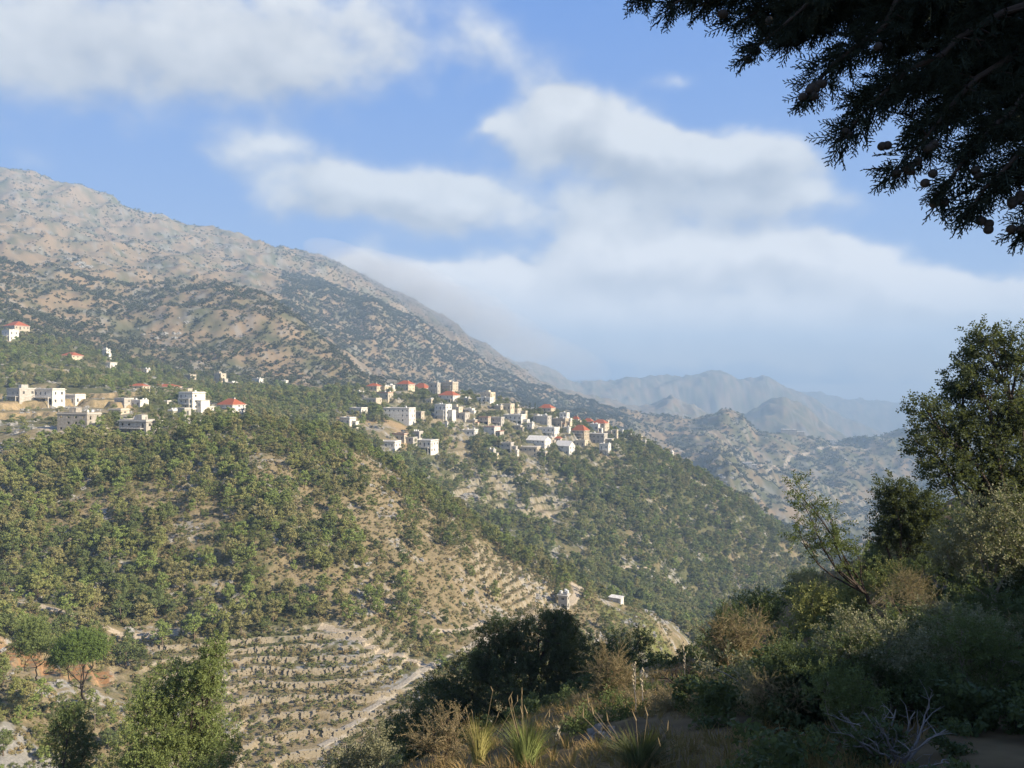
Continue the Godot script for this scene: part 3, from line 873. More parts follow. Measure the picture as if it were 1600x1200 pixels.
# a crown of many small leaf clumps spread over puffs; sizes in units of the tree's height
func crown_mesh(kind: String, seed_: int, puffs: int, leaves: int, leaf: float) -> ArrayMesh:
	var r := RandomNumberGenerator.new()
	r.seed = seed_
	var v := PackedVector3Array()
	var n := PackedVector3Array()
	var ix := PackedInt32Array()
	for p in puffs:
		var c: Vector3
		var s: float
		var a := r.randf() * TAU
		if kind == "pine":
			var y := r.randf_range(0.24, 0.95)
			var w := 0.30 * pow(sin(PI * clampf((y - 0.02) / 1.05, 0, 1)), 0.8)
			var q := sqrt(r.randf()) * w
			c = Vector3(cos(a) * q, y, sin(a) * q)
			s = lerpf(0.15, 0.085, y) * r.randf_range(0.8, 1.25)
		elif kind == "cypress":
			var y := r.randf_range(0.08, 0.97)
			var q := 0.07 * sin(PI * clampf(y * 0.85 + 0.12, 0, 1)) * r.randf()
			c = Vector3(cos(a) * q, y, sin(a) * q)
			s = lerpf(0.085, 0.035, y)
		else:
			var y := r.randf_range(0.2, 0.85) if kind == "oak" else r.randf_range(0.12, 0.72)
			var w := 0.42 * sqrt(maxf(0.05, 1.0 - pow((y - 0.42) / 0.5, 2.0)))
			var q := sqrt(r.randf()) * w
			c = Vector3(cos(a) * q, y, sin(a) * q)
			s = r.randf_range(0.13, 0.22)
		for i in int(leaves / puffs):
			var dir := Vector3(r.randfn(), r.randfn(), r.randfn()).normalized()
			var q := c + Vector3(dir.x, dir.y * 0.75, dir.z) * s * pow(r.randf(), 0.4)
			if q.y < 0.03: q.y = 0.03
			var face := (dir + Vector3(r.randfn(), r.randfn() + 0.4, r.randfn()) * 0.55).normalized()
			var t := face.cross(Vector3(r.randfn(), r.randfn(), r.randfn())).normalized()
			var b := face.cross(t)
			var l := leaf * r.randf_range(0.6, 1.3)
			var k := v.size()
			v.append(q - t * l)
			v.append(q + b * l * 0.55)
			v.append(q + t * l)
			v.append(q - b * l * 0.55)
			for z in 4: n.append(face)
			ix.append_array([k, k + 1, k + 2, k, k + 2, k + 3])
	var arr := []
	arr.resize(Mesh.ARRAY_MAX)
	arr[Mesh.ARRAY_VERTEX] = v
	arr[Mesh.ARRAY_NORMAL] = n
	arr[Mesh.ARRAY_INDEX] = ix
	var mesh := ArrayMesh.new()
	mesh.add_surface_from_arrays(Mesh.PRIMITIVE_TRIANGLES, arr)
	return mesh

func tube(st: SurfaceTool, a: Vector3, b: Vector3, ra: float, rb: float, sides := 5) -> void:
	var d := (b - a).normalized()
	var u := d.cross(Vector3(0.31, 0.2, 0.93)).normalized()
	if u.length() < 0.5: u = d.cross(Vector3.RIGHT).normalized()
	var w := d.cross(u)
	for i in sides:
		var c0 := cos(TAU * i / sides)
		var s0 := sin(TAU * i / sides)
		var c1 := cos(TAU * (i + 1) / sides)
		var s1 := sin(TAU * (i + 1) / sides)
		var n0 := u * c0 + w * s0
		var n1 := u * c1 + w * s1
		for q: Array in [[n0, a + n0 * ra], [n1, b + n1 * rb], [n1, a + n1 * ra], [n0, a + n0 * ra], [n0, b + n0 * rb], [n1, b + n1 * rb]]:
			st.set_normal(q[0])
			st.add_vertex(q[1])

func trunk_mesh(seed_: int, height: float) -> ArrayMesh:
	var r := RandomNumberGenerator.new()
	r.seed = seed_
	var st := maker()
	var p := Vector3(0, -0.12, 0)
	for i in 3:
		var q := Vector3(r.randf_range(-0.02, 0.02), height * (i + 1) / 3.0, r.randf_range(-0.02, 0.02))
		tube(st, p, q, 0.028 - i * 0.007, 0.021 - i * 0.007, 5)
		if i > 0:
			var a := r.randf() * TAU
			tube(st, p, p + Vector3(cos(a) * 0.16, 0.14, sin(a) * 0.16), 0.012, 0.005, 4)
		p = q
	return st.commit()

var forest := {}                     # kind -> list of [position, height, spread, turn, shade]
var crowns := {}
var trunks := {}
var shades := {}
var roads := []                      # lists of points; nothing grows on a road
var cells := {}

func on_road(x: float, z: float) -> bool:
	for rd: Array in roads:
		var w: float = rd[0]
		for i in range(1, rd.size() - 1):
			var a: Vector3 = rd[i]
			var b: Vector3 = rd[i + 1]
			var p := Geometry2D.get_closest_point_to_segment(Vector2(x, z), Vector2(a.x, a.z), Vector2(b.x, b.z))
			if p.distance_squared_to(Vector2(x, z)) < w * w: return true
	return false

func grow(kind: String, x: float, z: float, h: float, spread: float, gap: float) -> bool:
	var key := Vector3i(int(floor(x / gap)), int(floor(z / gap)), int(gap * 10.0))
	if cells.has(key): return false
	for b: Array in blocked:
		var dx: float = x - b[0]
		var dz: float = z - b[1]
		if dx * dx + dz * dz < b[2] * b[2]: return false
	if on_road(x, z): return false
	var y := ground(x, z)
	if not in_view(x, y + h * 1.1, z): return false
	cells[key] = true
	if not forest.has(kind): forest[kind] = []
	forest[kind].append([Vector3(x, y, z), h, spread, rng.randf() * TAU, rng.randf()])
	return true

func scatter(count: int, b0: float, b1: float, r0: float, r1: float, pick: Callable) -> void:
	for i in count:
		var bx := rng.randf_range(b0, b1)
		var t := atan((bx - 800.0) / F)
		var r := sqrt(lerpf(r0 * r0, r1 * r1, rng.randf()))
		pick.call(bx, r, sin(t) * r, -cos(t) * r)

func meadow(bx: float, r: float) -> float:       # where hardly anything but grass grows
	var m := 0.0
	m = maxf(m, terrace_mask(bx, r, 0) * 1.3)
	m = maxf(m, terrace_mask(bx, r, 1) * 1.1)
	m = maxf(m, terrace_mask(bx, r, 2) * 0.5)
	if bx > 920 and bx < 1045 and r > 275 and r < 330: m = 0.95
	if bx < 210 and r > 172 and r < 191: m = maxf(m, 0.9)
	if bx > 600 and bx < 860 and r > 205 and r < 262: m = maxf(m, 0.72)
	if bx > 520 and bx < 640 and r > 515 and r < 560: m = maxf(m, 0.8)
	if bx < 225 and r > 415 and r < 550: m = maxf(m, 0.93)
	if bx > 300 and bx < 390 and r > 452 and r < 540: m = maxf(m, 0.9)
	if bx < 330 and r > 330 and r < 420: m = maxf(m, 0.55)
	return m

func build_forest() -> void:
	var pines := func(bx: float, r: float, x: float, z: float) -> void:
		if rng.randf() < meadow(bx, r): return
		var p := n_patch.get_noise_2d(x, z)
		if n_patch.get_noise_2d(x * 2.2 + 60.0, z * 2.2) < -0.02 - clampf((520.0 - bx) / 500.0, 0, 1) * 0.1 and rng.randf() < 0.72: return
		if p < -0.15 and rng.randf() < 0.8: return
		var low := clampf((bx - 480.0) / 200.0, 0, 1) * (1.0 if r < 300 else 0.0)
		if rng.randf() < 0.30 + low * 0.35:
			grow("scrub", x, z, rng.randf_range(1.2, 2.6), rng.randf_range(0.9, 1.3), 1.9)
		else:
			grow("pine", x, z, (3.0 + 4.6 * pow(rng.randf(), 1.4)) * (1.0 - low * 0.2), rng.randf_range(0.85, 1.2), 3.1)
	scatter(13500, -120, 1000, 190, 345, pines)
	var small := func(_bx: float, _r: float, x: float, z: float) -> void:
		if _bx < 212 and _r > 168 and _r < 193 and rng.randf() < 0.88: return
		grow("scrub", x, z, rng.randf_range(0.5, 1.4), rng.randf_range(1.0, 1.7), 1.2)
	scatter(22000, -100, 1050, 150, 338, small)
	var orchard := func(bx: float, r: float, x: float, z: float) -> void:
		if bx < 212 and r > 166 and r < 193 and rng.randf() < 0.85: return
		if rng.randf() < meadow(bx, r) * 0.5: return
		if rng.randf() < 0.16 and terrace_mask(bx, r, 0) <= 0: grow("pine", x, z, rng.randf_range(2.5, 5.0), 1.0, 3.0)
		else: grow("scrub", x, z, rng.randf_range(0.6, 1.7), rng.randf_range(1.0, 1.5), 1.6)
	scatter(5200, -120, 900, 60, 206, orchard)
	var gully := func(_bx: float, _r: float, x: float, z: float) -> void:
		grow("scrub", x, z, rng.randf_range(1.0, 2.8), rng.randf_range(0.9, 1.4), 1.9)
	scatter(700, 300, 640, 118, 150, gully)
	var wood := func(bx: float, r: float, x: float, z: float) -> void:
		if rng.randf() < meadow(bx, r): return
		var p := n_patch.get_noise_2d(x, z)
		var dense := clampf((bx - 850.0) / 150.0, 0, 1)
		if p < -0.12 and rng.randf() < 0.85 * (1.0 - dense): return
		if n_patch.get_noise_2d(x * 1.7 + 30.0, z * 1.7) < -0.1 and rng.randf() < 0.75 - dense * 0.35: return
		if bx > 530 and bx < 985 and r > 578 and r < 680:
			grow("oak", x, z, rng.randf_range(2.0, 5.0), rng.randf_range(1.0, 1.4), 3.0)
			return
		if rng.randf() < 0.3: grow("oak", x, z, rng.randf_range(4.0, 7.5), rng.randf_range(0.9, 1.25), 4.0)
		else: grow("pine", x, z, (4.0 + 5.0 * pow(rng.randf(), 1.3)), rng.randf_range(0.9, 1.3), 3.6)
	scatter(15000, 380, 1420, 390, 700, wood)
	scatter(5000, 530, 1000, 545, 690, wood)
	var hamlet := func(bx: float, r: float, x: float, z: float) -> void:
		if rng.randf() < meadow(bx, r): return
		if n_patch.get_noise_2d(x, z) < -0.05 and rng.randf() < 0.75: return
		if bx < 420 and r < 480:
			grow("oak", x, z, rng.randf_range(1.8, 4.5), rng.randf_range(1.0, 1.4), 4.0)
			return
		if rng.randf() < 0.5: grow("oak", x, z, rng.randf_range(3.0, 6.0), rng.randf_range(0.9, 1.3), 4.0)
		else: grow("pine", x, z, rng.randf_range(4.0, 8.0), rng.randf_range(0.9, 1.2), 4.0)
	scatter(7500, -120, 560, 345, 820, hamlet)
	var slope := func(bx: float, r: float, x: float, z: float) -> void:
		var g := n_mid.get_noise_2d(x * 0.22, z * 0.22) + n_mid.get_noise_2d(x * 0.7, z * 0.7) * 0.5
		var keep := clampf(0.36 + g * 1.6, 0.10, 1.0)
		if r > 1500.0 and bx > 430.0: keep = minf(1.0, keep + 0.45)     # the darker wooded flank
		if r > 1500.0 and bx < 430.0: keep *= 0.6
		if r < 1000.0: keep = minf(1.0, keep + 0.25)
		if rng.randf() > keep: return
		if r < 1300.0 and rng.randf() < 0.3:
			grow("bush", x, z, rng.randf_range(5.0, 8.5), rng.randf_range(0.9, 1.4), 6.0)
			return
		grow("bush", x, z, rng.randf_range(2.5, 6.5) * (1.0 if rng.randf() < 0.4 else 0.65) * (1.0 + smoothstep(900.0, 2200.0, r) * 0.15), rng.randf_range(0.9, 1.5), 6.0)
	scatter(42000, -150, 1020, 760, 2600, slope)
	scatter(26000, -120, 700, 760, 1350, slope)
	var far := func(_bx: float, _r: float, x: float, z: float) -> void:
		if rng.randf() > clampf(0.65 + n_mid.get_noise_2d(x * 0.25, z * 0.25) * 1.8, 0.12, 1.0): return
		grow("bush", x, z, rng.randf_range(4.0, 10.0), rng.randf_range(1.0, 1.5), 8.0)
	scatter(17000, 900, 1650, 700, 2600, far)
	var flank := func(_bx: float, _r: float, x: float, z: float) -> void:
		if rng.randf() < 0.85: grow("bush", x, z, rng.randf_range(4.0, 9.0), rng.randf_range(1.0, 1.4), 5.0)
	scatter(16000, 440, 980, 1380, 2060, flank)
	for p: Array in [[750, 640, 9.0], [757, 632, 7.0], [905, 668, 8.0], [1000, 690, 8.0], [768, 628, 7.0], [828, 640, 9.0], [836, 642, 10.0], [822, 640, 8.0], [690, 606, 8.0], [318, 590, 9.0]]:
		var at := seat(p[0], p[1], 640)
		if not forest.has("cypress"): forest["cypress"] = []
		forest["cypress"].append([at, p[2], 1.0, rng.randf() * TAU, rng.randf()])
	plant_all()

func told(kind: String, a: Array, shade: int) -> String:
	var at: Vector3 = a[0]
	var bx := 800.0 + F * at.x / -at.z
	var r := at.length()
	var tone: String = ["olive-green", "light green", "dark green", "bright green", "yellowish green"][shade]
	if kind == "pine":
		var where := "on the wooded shoulder below the grey concrete block"
		if r < 200.0: where = "beside the terraces in the valley"
		elif bx > 640: where = "on the lower end of the near hill"
		elif bx > 400: where = "on the right shoulder of the near hill"
		elif r < 240.0: where = "on the slope above the orange track and upper terrace"
		elif r < 285.0: where = "in the middle of the wooded near hill"
		return "%s %s pine %s" % ["tall" if a[1] > 5.2 else "low", tone, where]
	if kind == "oak":
		var where := "among the village houses"
		if r < 420.0: where = "near the houses on the left hill"
		elif bx < 420: where = "in the belt of woods below the mountain"
		elif bx > 1000: where = "on the wooded ridge right of the village"
		elif r < 560.0: where = "on the slope below the village"
		return "%s %s round broadleaf tree %s" % ["large" if a[1] > 5.0 else "small", tone, where]
	if kind == "bush":
		var where := "high on the mountain slope"
		if bx > 1320: where = "on the far slope at the right, behind the slender tree"
		elif bx > 1220: where = "below the far plateau across the valley"
		elif bx > 1130: where = "around the pale rocky knob across the valley"
		elif bx > 1000: where = "on the far slope just right of the village ridge"
		elif bx < 200: where = "at the left foot of the dry mountain"
		elif bx < 420: where = "on the dry spur above the left houses"
		elif bx < 620: where = "on the end of the dry spur behind the village"
		elif bx < 1001: where = "on the mountain foot behind the village"
		return "%s dark rounded oak bush %s" % ["large" if a[1] > 6.5 else "small", where]
	if kind == "cypress":
		return "slim dark cypress %s" % ("above the village crest" if bx < 790 else "among the roofs of the dense quarter" if bx < 880 else "near the village tip")
	var where := "at the edges of the valley terraces"
	if r < 120.0: where = "on the rocky bank at the lower left"
	elif bx < 205: where = "around the orange track at the left"
	elif bx > 660: where = "on the bare end of the near hill"
	elif r > 206.0: where = "between the pines of the near hill"
	return "%s %s scrub bush %s" % ["waist-high" if a[1] < 1.3 else "tall", tone, where]

func plant_all() -> void:
	var looks := {
		"pine": [Color(0.142, 0.164, 0.054), Color(0.194, 0.202, 0.068), Color(0.101, 0.125, 0.045), Color(0.169, 0.211, 0.060), Color(0.211, 0.195, 0.083)],
		"oak": [Color(0.127, 0.148, 0.057), Color(0.169, 0.180, 0.068), Color(0.101, 0.116, 0.048), Color(0.142, 0.171, 0.068), Color(0.185, 0.187, 0.074)],
		"bush": [Color(0.06, 0.07, 0.034), Color(0.075, 0.085, 0.04), Color(0.05, 0.06, 0.03), Color(0.07, 0.075, 0.04), Color(0.08, 0.085, 0.045)],
		"scrub": [Color(0.194, 0.188, 0.083), Color(0.162, 0.173, 0.068), Color(0.243, 0.210, 0.105), Color(0.130, 0.150, 0.060), Color(0.275, 0.217, 0.112)],
		"cypress": [Color(0.032, 0.045, 0.022)],
	}
	var bark := plain("bark", Color(0.13, 0.10, 0.075), 0.95)
	var spec := {"pine": [26, 1300, 0.031], "oak": [15, 780, 0.042], "bush": [9, 340, 0.07], "scrub": [9, 520, 0.056], "cypress": [26, 620, 0.03]}
	var words := {
		"pine": ["pine_tree", "bushy green pine among its like on the wooded near hillside", "pine tree", "pines on the near hillside", "pine_wood"],
		"oak": ["oak_tree", "round-crowned dark broadleaf tree standing among the village houses and woods", "tree", "broadleaf trees around the village", "oak_wood"],
		"bush": ["mountain_oak", "dark rounded oak bush scattered on the dry tan mountain slope", "bush", "oak bushes on the mountain slope", "mountain_scrub"],
		"scrub": ["scrub_bush", "low olive-green scrub bush on the straw-coloured slope above the valley", "bush", "scrub on the near slopes", "low_scrub"],
		"cypress": ["cypress_tree", "slim dark cypress rising above the village roofs", "cypress", "dark cypresses in the village", ""],
	}
	for kind: String in forest:
		var all: Array = forest[kind]
		all.sort_custom(func(a: Array, b: Array) -> bool: return a[1] / a[0].length() > b[1] / b[0].length())
		var meshes := []
		var stems := []
		var mats := []
		for i in 6:
			meshes.append(crown_mesh(kind, 100 + i * 13 + kind.length() * 7, spec[kind][0], spec[kind][1], spec[kind][2]))
		for i in 3: stems.append(trunk_mesh(50 + i, 0.75))
		for c: Color in looks[kind]: mats.append(leaf_material(kind + "_leaves", c))
		var single: int = mini(all.size(), 290)
		var made := {}
		for i in single:
			var a: Array = all[i]
			var key := Vector2i(i % 6, int(a[4] * mats.size()) % mats.size())
			var o: Node3D
			if made.has(key):
				o = made[key].duplicate()
				o.name = numbered(words[kind][0])
				add_child(o)
			else:
				o = thing(words[kind][0], words[kind][1], words[kind][2], Vector3.ZERO, 0.0, words[kind][3])
				put("trunk", stems[i % 3], bark, o)
				put("crown", meshes[key.x], mats[key.y], o)
				made[key] = o
			o.set_meta("label", told(kind, a, int(a[4] * mats.size()) % mats.size()))
			o.position = a[0]
			o.rotation.y = a[3]
			o.scale = Vector3(a[1] * a[2], a[1], a[1] * a[2])
		var tinted := leaf_material(kind + "_foliage", Color.WHITE, true)
		var count: int = all.size() - single
		for k in 3 if count > 0 else 0:
			var mm := MultiMesh.new()
			mm.transform_format = MultiMesh.TRANSFORM_3D
			mm.use_colors = true
			mm.mesh = meshes[k]
			var mine := range(single + k, all.size(), 3)
			mm.instance_count = mine.size()
			for i in mine.size():
				var a: Array = all[mine[i]]
				mm.set_instance_transform(i, Transform3D(Basis(Vector3.UP, a[3]).scaled(Vector3(a[1] * a[2], a[1], a[1] * a[2])), a[0]))
				var c: Color = looks[kind][int(a[4] * 97) % looks[kind].size()]
				mm.set_instance_color(i, c * lerpf(0.8, 1.2, a[4]))
			var o := MultiMeshInstance3D.new()
			o.multimesh = mm
			o.material_override = tinted
			o.name = numbered(words[kind][4])
			add_child(o, true)
			tag(o, "", "", "", "stuff")
		print(kind, " ", all.size())

# ---------------------------------------------------------------- the near slope
func leaf(v: PackedVector3Array, n: PackedVector3Array, ix: PackedInt32Array, at: Vector3, along_: Vector3, side: Vector3, l: float, w: float) -> void:
	var k := v.size()
	var nn := along_.cross(side).normalized()
	v.append(at)
	v.append(at + along_ * l * 0.5 + side * w * 0.5 - nn * w * 0.12)
	v.append(at + along_ * l)
	v.append(at + along_ * l * 0.5 - side * w * 0.5 - nn * w * 0.12)
	for i in 4: n.append(nn)
	ix.append_array([k, k + 1, k + 2, k, k + 2, k + 3])

func packed(v: PackedVector3Array, n: PackedVector3Array, ix: PackedInt32Array) -> ArrayMesh:
	var arr := []
	arr.resize(Mesh.ARRAY_MAX)
	arr[Mesh.ARRAY_VERTEX] = v
	arr[Mesh.ARRAY_NORMAL] = n
	arr[Mesh.ARRAY_INDEX] = ix
	var mesh := ArrayMesh.new()
	mesh.add_surface_from_arrays(Mesh.PRIMITIVE_TRIANGLES, arr)
	return mesh

# a leafy twig pointing along +Y
func spray_mesh(seed_: int, leaves: int, length: float, size: float, narrow: float) -> ArrayMesh:
	var r := RandomNumberGenerator.new()
	r.seed = seed_
	var v := PackedVector3Array()
	var n := PackedVector3Array()
	var ix := PackedInt32Array()
	leaf(v, n, ix, Vector3.ZERO, Vector3.UP, Vector3.RIGHT, length, 0.008)
	leaf(v, n, ix, Vector3.ZERO, Vector3.UP, Vector3.BACK, length, 0.008)
	for i in leaves:
		var y := length * (0.1 + 0.9 * (i + r.randf()) / leaves)
		var a := i * 2.4 + r.randf()
		var d := (Vector3(cos(a), 0.25 + r.randf() * 0.7, sin(a))).normalized()
		var side := d.cross(Vector3(r.randfn() * 0.5, 1, r.randfn() * 0.5)).normalized()
		side = side.rotated(d, r.randfn() * 0.6)
		var l := size * r.randf_range(0.7, 1.25)
		leaf(v, n, ix, Vector3(0, y, 0) + d * size * 0.25, d, side, l, l * narrow)
	return packed(v, n, ix)

# flat feathery twig of scale leaves, as on a cypress
func feather_mesh(seed_: int) -> ArrayMesh:
	var r := RandomNumberGenerator.new()
	r.seed = seed_
	var v := PackedVector3Array()
	var n := PackedVector3Array()
	var ix := PackedInt32Array()
	var stroke := func(a: Vector3, d: Vector3, l: float, w: float) -> void:
		var s := d.cross(Vector3(r.randfn(), r.randfn(), r.randfn())).normalized()
		leaf(v, n, ix, a, d, s, l, w)
		leaf(v, n, ix, a, d, s.cross(d).normalized(), l, w)
	stroke.call(Vector3.ZERO, Vector3.UP, 0.13, 0.006)
	for i in 11:
		var y := 0.012 + i * 0.0105
		var side := 1.0 if i % 2 else -1.0
		var d := Vector3(side * 0.75, 0.65, r.randfn() * 0.35).normalized()
		var l := 0.05 * (1.0 - 0.06 * i) * r.randf_range(0.7, 1.2)
		var b := Vector3(0, y, 0)
		stroke.call(b, d, l, 0.0055)
		for k in 3:
			var e := (d + Vector3(r.randfn() * 0.5, 0.45, r.randfn() * 0.5)).normalized()
			stroke.call(b + d * l * (0.3 + 0.25 * k), e, l * r.randf_range(0.3, 0.5), 0.0048)
	return packed(v, n, ix)

func blade_mesh(seed_: int, blades: int, height: float, width: float, spread: float) -> ArrayMesh:
	var r := RandomNumberGenerator.new()
	r.seed = seed_
	var v := PackedVector3Array()
	var n := PackedVector3Array()
	var ix := PackedInt32Array()
	for i in blades:
		var a := r.randf() * TAU
		var out := Vector3(cos(a), 0, sin(a))
		var side := Vector3(-sin(a), 0, cos(a))
		var p := out * r.randf() * spread * 0.3
		var h := height * r.randf_range(0.5, 1.0)
		var lean := spread * r.randf_range(0.2, 1.0)
		var w := width * r.randf_range(0.7, 1.2)
		var k := v.size()
		for s in 3:
			var t := s / 3.0
			var q := p + out * lean * t * t + Vector3(0, h * t * (1.0 - 0.15 * t), 0)
			v.append(q - side * w * (1.0 - t * 0.6))
			v.append(q + side * w * (1.0 - t * 0.6))
		v.append(p + out * lean + Vector3(0, h * 0.85, 0))
		for s in 7: n.append((out + Vector3.UP * 0.3).normalized())
		ix.append_array([k, k + 1, k + 2, k + 1, k + 3, k + 2, k + 2, k + 3, k + 4, k + 3, k + 5, k + 4, k + 4, k + 5, k + 6])
	return packed(v, n, ix)

func many(called: String, mesh: Mesh, mat: Material, spots: Array, parent: Node) -> MultiMeshInstance3D:
	var mm := MultiMesh.new()
	mm.transform_format = MultiMesh.TRANSFORM_3D
	mm.mesh = mesh
	mm.instance_count = spots.size()
	for i in spots.size(): mm.set_instance_transform(i, spots[i])
	var o := MultiMeshInstance3D.new()
	o.multimesh = mm
	o.material_override = mat
	o.name = numbered(called) if parent == self else called
	parent.add_child(o, true)
	o.set_meta("kind", "stuff")
	return o

func aimed(at: Vector3, dir: Vector3, size: float, roll: float) -> Transform3D:     # turns +Y towards dir
	var y := dir.normalized()
	var x := y.cross(Vector3(0.3, 0.9, 0.31)).normalized()
	if x.length() < 0.5: x = Vector3.RIGHT
	var b := Basis(x, y, x.cross(y)).rotated(y, roll)
	return Transform3D(b.scaled_local(Vector3.ONE * size), at)

func bend(st: SurfaceTool, a: Vector3, b: Vector3, ra: float, rb: float, sag: Vector3, steps := 5, sides := 6) -> PackedVector3Array:
	var pts := PackedVector3Array()
	for i in steps + 1:
		var t := i / float(steps)
		pts.append(a.lerp(b, t) + sag * 4.0 * t * (1.0 - t) + Vector3(rng.randfn(), rng.randfn(), rng.randfn()) * (0.012 * a.distance_to(b)) * (1.0 if i > 0 and i < steps else 0.0))
	for i in steps:
		tube(st, pts[i], pts[i + 1], lerpf(ra, rb, i / float(steps)), lerpf(ra, rb, (i + 1) / float(steps)), sides)
	return pts

# a tree or shrub with a trunk, limbs and a crown of leafy twigs gathered round the given masses [bearing, height, distance, half width, half height]
func leafy(called: String, label: String, category: String, foot: Vector3, masses: Array, thick: float, density: float, spray: Mesh, leaves: Material, bark: Material, group := "", spray_size := 1.0) -> Node3D:
	var g := ground(foot.x, foot.z)
	var base := Vector3(foot.x, minf(g, foot.y if foot.y < 90.0 else g) - 0.1, foot.z)
	var o := thing(called, label, category, base, 0.0, group)
	var st := maker()
	var spots := []
	var fork := Vector3.ZERO
	var centres := []
	for m: Array in masses:
		var c := px(m[0], m[1], m[2]) - base
		centres.append(c)
		fork += c / masses.size()
	fork = fork * 0.36
	var stem := maker()
	bend(stem, Vector3(0, -0.3, 0), fork, thick, thick * 0.7, Vector3(rng.randfn(), 0, rng.randfn()) * thick * 0.6, 5, 8)
	for k in masses.size():
		var m: Array = masses[k]
		var c: Vector3 = centres[k]
		var rx: float = m[3] / F * m[2]
		var ry: float = m[4] / F * m[2]
		var pts := bend(st, fork, c, thick * 0.5, thick * 0.14, Vector3(rng.randfn() * 0.06, -0.05, rng.randfn() * 0.06) * fork.distance_to(c), 5, 5)
		var ends := []
		for i in 9:
			var d := Vector3(rng.randfn(), rng.randfn() * 0.8, rng.randfn()).normalized()
			var e := c + Vector3(d.x * rx, d.y * ry, d.z * rx) * rng.randf_range(0.6, 0.95)
			bend(st, pts[3 + i % 3], e, thick * 0.13, thick * 0.03, Vector3(0, 0.04, 0), 3, 4)
			ends.append(e)
		var count := int(rx * ry * 4.0 * density * 1.9)
		for i in count:
			var d := Vector3(rng.randfn(), rng.randfn(), rng.randfn()).normalized()
			var q := pow(rng.randf(), 0.45)
			var p := c + Vector3(d.x * rx, d.y * ry, d.z * rx) * q
			if rng.randf() < 0.5:              # tufts gathered about the ends of the twigs
				var e: Vector3 = ends[rng.randi() % ends.size()]
				p = e.lerp(p, rng.randf() * 0.45)
			var dir := (d + Vector3(rng.randfn(), rng.randfn() + 0.35, rng.randfn()) * 0.6).normalized()
			spots.append(aimed(p, dir, spray_size * rng.randf_range(0.7, 1.25), rng.randf() * TAU))
	put("trunk", stem.commit(), bark, o)
	put("limbs", st.commit(), bark, o)
	many("crown", spray, leaves, spots, o)
	return o

# a bush of bare forking twigs
func twiggy(called: String, label: String, category: String, foot: Vector3, tips: Array, thick: float, forks: int, mat: Material, group := "", haze: Mesh = null, haze_mat: Material = null, haze_count := 0) -> Node3D:
	var base := Vector3(foot.x, ground(foot.x, foot.z) - 0.05, foot.z)
	var o := thing(called, label, category, base, 0.0, group)
	var spots := []
	for m: Array in tips:
		var st := maker()
		var c := px(m[0], m[1], m[2]) - base
		var pts := bend(st, Vector3(rng.randfn(), 0, rng.randfn()) * thick, c, thick, thick * 0.25, Vector3(rng.randfn() * 0.05, 0.02, rng.randfn() * 0.05) * c.length(), 7, 5)
		for i in forks:
			var k := rng.randi_range(2, 6)
			var d := (c.normalized() + Vector3(rng.randfn(), rng.randfn() * 0.6 + 0.1, rng.randfn()) * 0.75).normalized()
			var l := c.length() * rng.randf_range(0.14, 0.38)
			var sub := bend(st, pts[k], pts[k] + d * l, thick * 0.4, thick * 0.12, Vector3(rng.randfn(), rng.randfn(), rng.randfn()) * l * 0.06, 3, 4)
			for j in 3:
				var d2 := (d + Vector3(rng.randfn(), rng.randfn(), rng.randfn()) * 0.8).normalized()
				bend(st, sub[1 + j % 3], sub[1 + j % 3] + d2 * l * 0.45, thick * 0.16, thick * 0.07, Vector3.ZERO, 2, 3)
				for q in int(haze_count / maxi(1, forks * 3)):
					spots.append(aimed(sub[1 + j % 3] + d2 * l * rng.randf_range(0.0, 0.5), d2 + Vector3(rng.randfn(), rng.randfn() + 0.4, rng.randfn()) * 0.5, rng.randf_range(0.6, 1.2), rng.randf() * TAU))
		put("branch", st.commit(), mat, o)
	if haze and spots.size():
		many("foliage", haze, haze_mat, spots, o)
	return o

func boulder(r: RandomNumberGenerator, size: Vector3) -> ArrayMesh:
	var st := maker()
	var n := FastNoiseLite.new()
	n.seed = r.randi()
	n.frequency = 1.1
	n.fractal_octaves = 3
	var c := FastNoiseLite.new()
	c.seed = r.randi()
	c.noise_type = FastNoiseLite.TYPE_CELLULAR
	c.frequency = 0.9
	var at := func(i: int, k: int) -> Vector3:
		var a := TAU * i / 20.0
		var b := PI * k / 12.0
		var d := Vector3(sin(b) * cos(a), cos(b), sin(b) * sin(a))
		return d * size * (0.9 + n.get_noise_3dv(d * 1.1) * 0.5 + n.get_noise_3dv(d * 3.1) * 0.22 + c.get_noise_3dv(d * 1.7) * 0.22)
	for k in 12:
		for i in 20:
			quad(st, at.call(i + 1, k), at.call(i, k), at.call(i, k + 1), at.call(i + 1, k + 1))
	return st.commit()

